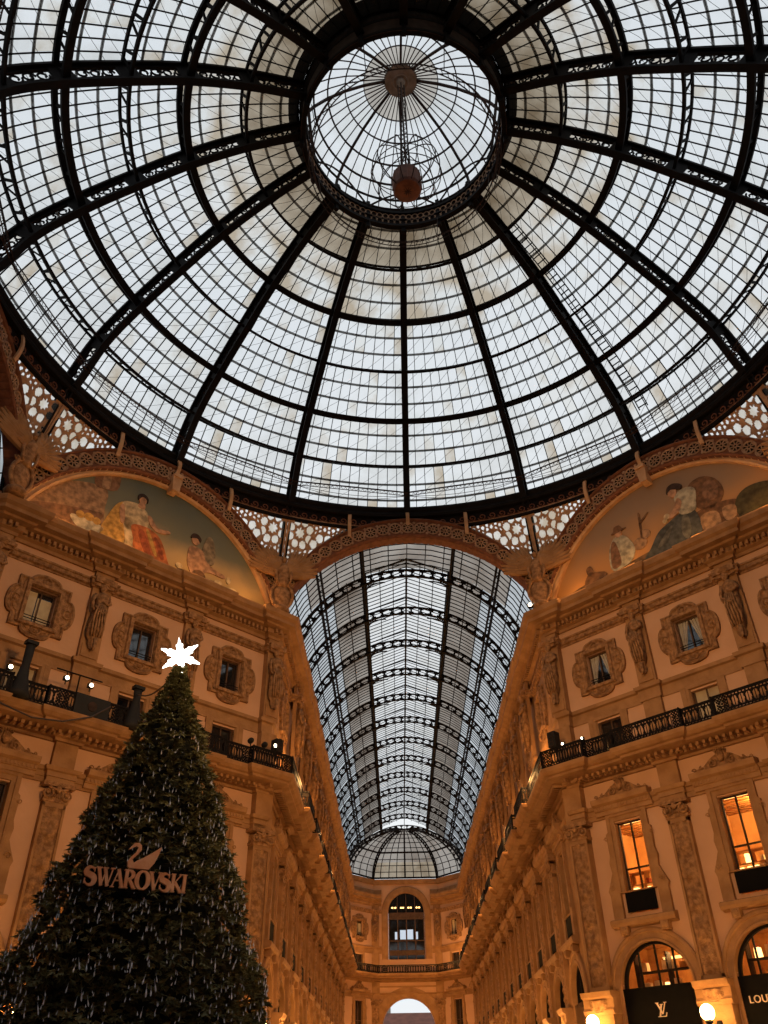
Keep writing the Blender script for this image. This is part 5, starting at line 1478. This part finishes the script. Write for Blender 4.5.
m.tube([a.lerp(b_, i/10)+Vector((0, 0, -.35*math.sin(PI*i/10))) for i in range(11)], .03, 5)
tag(m.build('stay_cable', 'cable'), 'taut dark cable from the left balcony to the tree top', 'cable')
# sign on the tree
def S(cx, z0, w, h):
    p = arcp(cx, z0+h*.73, w*.36, h*.25, 35, 200, 8)+arcp(cx, z0+h*.27, w*.40, h*.27, 60, -160, 10)
    n = len(p); return [(p, [.03+.085*math.sin(PI*min(1, max(0, (i-2)/(n-5)))) for i in range(n)]), ([(p[0][0]+.01, p[0][1]+.04), (p[0][0]+.01, p[0][1]-.05)], .022), ([(p[-1][0]-.01, p[-1][1]+.06), (p[-1][0]-.01, p[-1][1]-.04)], .022)]
def glyph(ch, x, h=.36):
    T, t = .068, .024; g = []
    se = lambda x0, z, w=.09: ([(x0-w, z), (x0+w, z)], .022)
    if ch == 'S': return S(x+.16, 0, .36, h), .36
    if ch == 'W': return [([(x+.03, h), (x+.16, .0)], T), ([(x+.16, .0), (x+.27, h)], t), ([(x+.22, h), (x+.35, 0)], T), ([(x+.35, 0), (x+.46, h)], t), se(x+.04, h), se(x+.24, h, .08), se(x+.46, h, .07)], .47
    if ch == 'A': return [([(x+.02, 0), (x+.18, h)], t), ([(x+.16, h), (x+.32, 0)], T), ([(x+.07, .13), (x+.25, .13)], t), se(x+.03, 0, .06), se(x+.32, 0, .08)], .37
    if ch == 'R': return [([(x+.06, 0), (x+.06, h)], T), (arcp(x+.1, h*.75, .16, h*.24, 90, -90, 8), [t, .04, .06, .075, .08, .075, .06, .04, t]), ([(x+.14, h*.5), (x+.32, 0)], T), se(x+.06, 0, .07), se(x+.04, h, .06), se(x+.32, 0, .06)], .36
    if ch == 'O': 
        p = arcp(x+.2, h/2, .18, h*.5, 90, 450, 24); return [(p, [.03+.06*abs(math.sin(2*PI*i/24)) for i in range(25)])], .42
    if ch == 'V': return [([(x+.03, h), (x+.17, 0)], T), ([(x+.17, 0), (x+.31, h)], t), se(x+.04, h, .08), se(x+.31, h, .06)], .33
    if ch == 'K': return [([(x+.06, 0), (x+.06, h)], T), ([(x+.1, h*.48), (x+.3, h)], t), ([(x+.12, h*.52), (x+.32, 0)], T), se(x+.06, 0, .07), se(x+.06, h, .07), se(x+.3, h, .06), se(x+.32, 0, .06)], .36
    if ch == 'I': return [([(x+.06, 0), (x+.06, h)], T), se(x+.06, 0, .07), se(x+.06, h, .07)], .14
sx_ = 0; gl_ = []
for ch in 'SWAROVSKI':
    g_, w_ = glyph(ch, sx_); gl_ += g_; sx_ += w_
scl = 2.2/sx_
gl_ = [([((x-sx_/2)*scl, z) for x, z in p], ([v*1.05 for v in w] if isinstance(w, list) else w)) for p, w in gl_]
P0, P1 = Vector((-7.78, -2.72)), Vector((-5.70, -1.64)); C_ = (P0+P1)/2; dirv = (P1-P0).normalized(); ang = math.atan2(dirv.y, dirv.x)
sgn_m = frame(C_.x, C_.y, math.degrees(ang), 5.58)
sign = empty('tree_sign', sgn_m, label='copper-toned SWAROVSKI lettering with swan emblem on the front of the tree', cat='sign')
strokes('lettering', gl_, -.05, .03, 'sign_metal', Matrix.Identity(4), sign)
m = MB(); m.bar((-1.1, .06, -.04), (1.1, .06, -.04), .03); m.bar((-1.1, .06, .34), (1.1, .06, .34), .03); m.box(-1.14, 1.14, .05, .07, -.05, .38); m.build('backing_board', 'branch_dark', sign)
m = MB()
body = [(-.34, .76), (-.28, .70), (.36, .70), (.52, .92), (.62, 1.18), (.70, 1.48), (.40, 1.25), (.12, 1.06), (-.06, .96), (-.16, .88), (-.22, .98), (-.06, 1.16), (.04, 1.32), (.02, 1.46), (-.08, 1.54), (-.22, 1.52), (-.32, 1.40), (-.40, 1.28), (-.26, 1.36), (-.16, 1.42), (-.08, 1.38), (-.12, 1.24), (-.28, 1.06), (-.36, .92)]
body = [(x*.66-.02, (z-.70)*.64+.40) for x, z in body]; m.prism(body, -.05, .03); m.build('swan_emblem', 'sign_metal', sign)
m = MB(); m.bar((0, .1, -.1), (0, .9, -.1), .08); m.bar((0, .1, .5), (0, .9, .5), .06); m.build('sign_bracket', 'iron', sign)

# ================================================================== LIGHT
def plight(name, loc, e, c, r=.15, typ='POINT', target=None, size=60):
    l = bpy.data.lights.new(name, typ); l.energy = e; l.color = c; l.shadow_soft_size = r
    o = bpy.data.objects.new(name, l); COL.objects.link(o); o.location = loc
    if typ == 'SPOT':
        l.spot_size = math.radians(size); l.spot_blend = .8
        o.rotation_euler = (Vector(target)-Vector(loc)).to_track_quat('-Z', 'Y').to_euler()
    return o
W1 = (1.0, .49, .15); W2 = (1.0, .55, .22)
K = 0.58
for key in ('left', 'right'):       # uplights standing on the cornice in front of the murals
    for s in (-5.2, -1.8, 1.8, 5.2):
        p = at(FR[key], s, .95, 23.45).translation; plight('cornice_uplight', p, 110*K, W1, .2)
for side in ('left', 'right'):      # balcony floods of the arcade, washing the opposite wall
    for k in range(0, 13, 2):
        p = arm(side, ARMC[k], 1.5, 15.8).translation; plight('balcony_floodlight', p, 720*K, W1, .2)
        p = arm(side, ARMC[k], 2.0, 4.5).translation; plight('street_level_fill', p, 420*K, W1, .25)  # lower one is fill added between the globe lamps, no fitting here
for key in ('left', 'right'):
    for s in (-4.94, 0, 4.94):
        p = at(FR[key], s, 2.0, 4.4).translation; plight('street_level_fill', p, 160*K, W1, .25)  # added fill in front of the bays, away from the globes
# unseen fill spots added at balcony height by the near walls, aimed at the far walls
for sx in (-1, 1):
    for tz, e in ((9.5, 9000), (19.0, 16000)):
        plight('far_wall_fill', (sx*-9.5, -10.5, 16.0), e*K, W2, 1.6, 'SPOT', (sx*12.7, 12.7, tz), 60)
    plight('far_wall_fill', (sx*3.0, -17.0, 16.0), 5000*K, W2, 1.6, 'SPOT', (sx*-6.0, 40, 16), 60)
plight('end_wall_light', (4.6, 83.4, 15.8), 300*K, W1, .2); plight('end_wall_light', (-4.6, 83.4, 15.8), 180*K, W1, .2)
plight('end_wall_light', (0, 80, 6), 600*K, W1, .3)

wd = bpy.data.worlds.new('overcast'); scene.world = wd; wd.use_nodes = True
nt = wd.node_tree; nt.nodes.clear()
o_ = nt.nodes.new('ShaderNodeOutputWorld'); bg = nt.nodes.new('ShaderNodeBackground')
tc = nt.nodes.new('ShaderNodeTexCoord'); nz = nt.nodes.new('ShaderNodeTexNoise'); nz.inputs['Scale'].default_value = 1.6; nz.inputs['Detail'].default_value = 5
nt.links.new(tc.outputs['Generated'], nz.inputs['Vector'])
nt.links.new(ramp(nt, nz.outputs['Fac'], [(.35, (.80, .85, .89)), (.65, (.93, .96, .98))]), bg.inputs[0])
bg.inputs[1].default_value = 0.98; nt.links.new(bg.outputs[0], o_.inputs[0])

# ================================================================== CAMERA
cam = bpy.data.cameras.new('camera'); co = bpy.data.objects.new('camera', cam); COL.objects.link(co)
yaw, pitch, roll = math.radians(-0.447), math.radians(36.617), math.radians(-0.889)
fwd = Vector((math.sin(yaw)*math.cos(pitch), math.cos(yaw)*math.cos(pitch), math.sin(pitch)))
r_ = Vector((math.cos(yaw), -math.sin(yaw), 0)); u_ = r_.cross(fwd)
r2 = r_*math.cos(roll)+u_*math.sin(roll); u2 = -r_*math.sin(roll)+u_*math.cos(roll)
M = Matrix((r2, u2, -fwd)).transposed().to_4x4(); M.translation = (-1.081, -21.026, 1.6)
co.matrix_world = M
cam.sensor_fit = 'VERTICAL'; cam.sensor_height = 24; cam.lens = 24*810.275/1024; cam.clip_end = 400
scene.camera = co
scene.view_settings.view_transform = 'Standard'; scene.view_settings.look = 'None'; scene.view_settings.gamma = 1
scene.view_settings.exposure = 0.0; scene.view_settings.use_curve_mapping = False
scene.cycles.transparent_max_bounces = 24; scene.cycles.max_bounces = 6; scene.cycles.diffuse_bounces = 3
scene.cycles.use_denoising = True
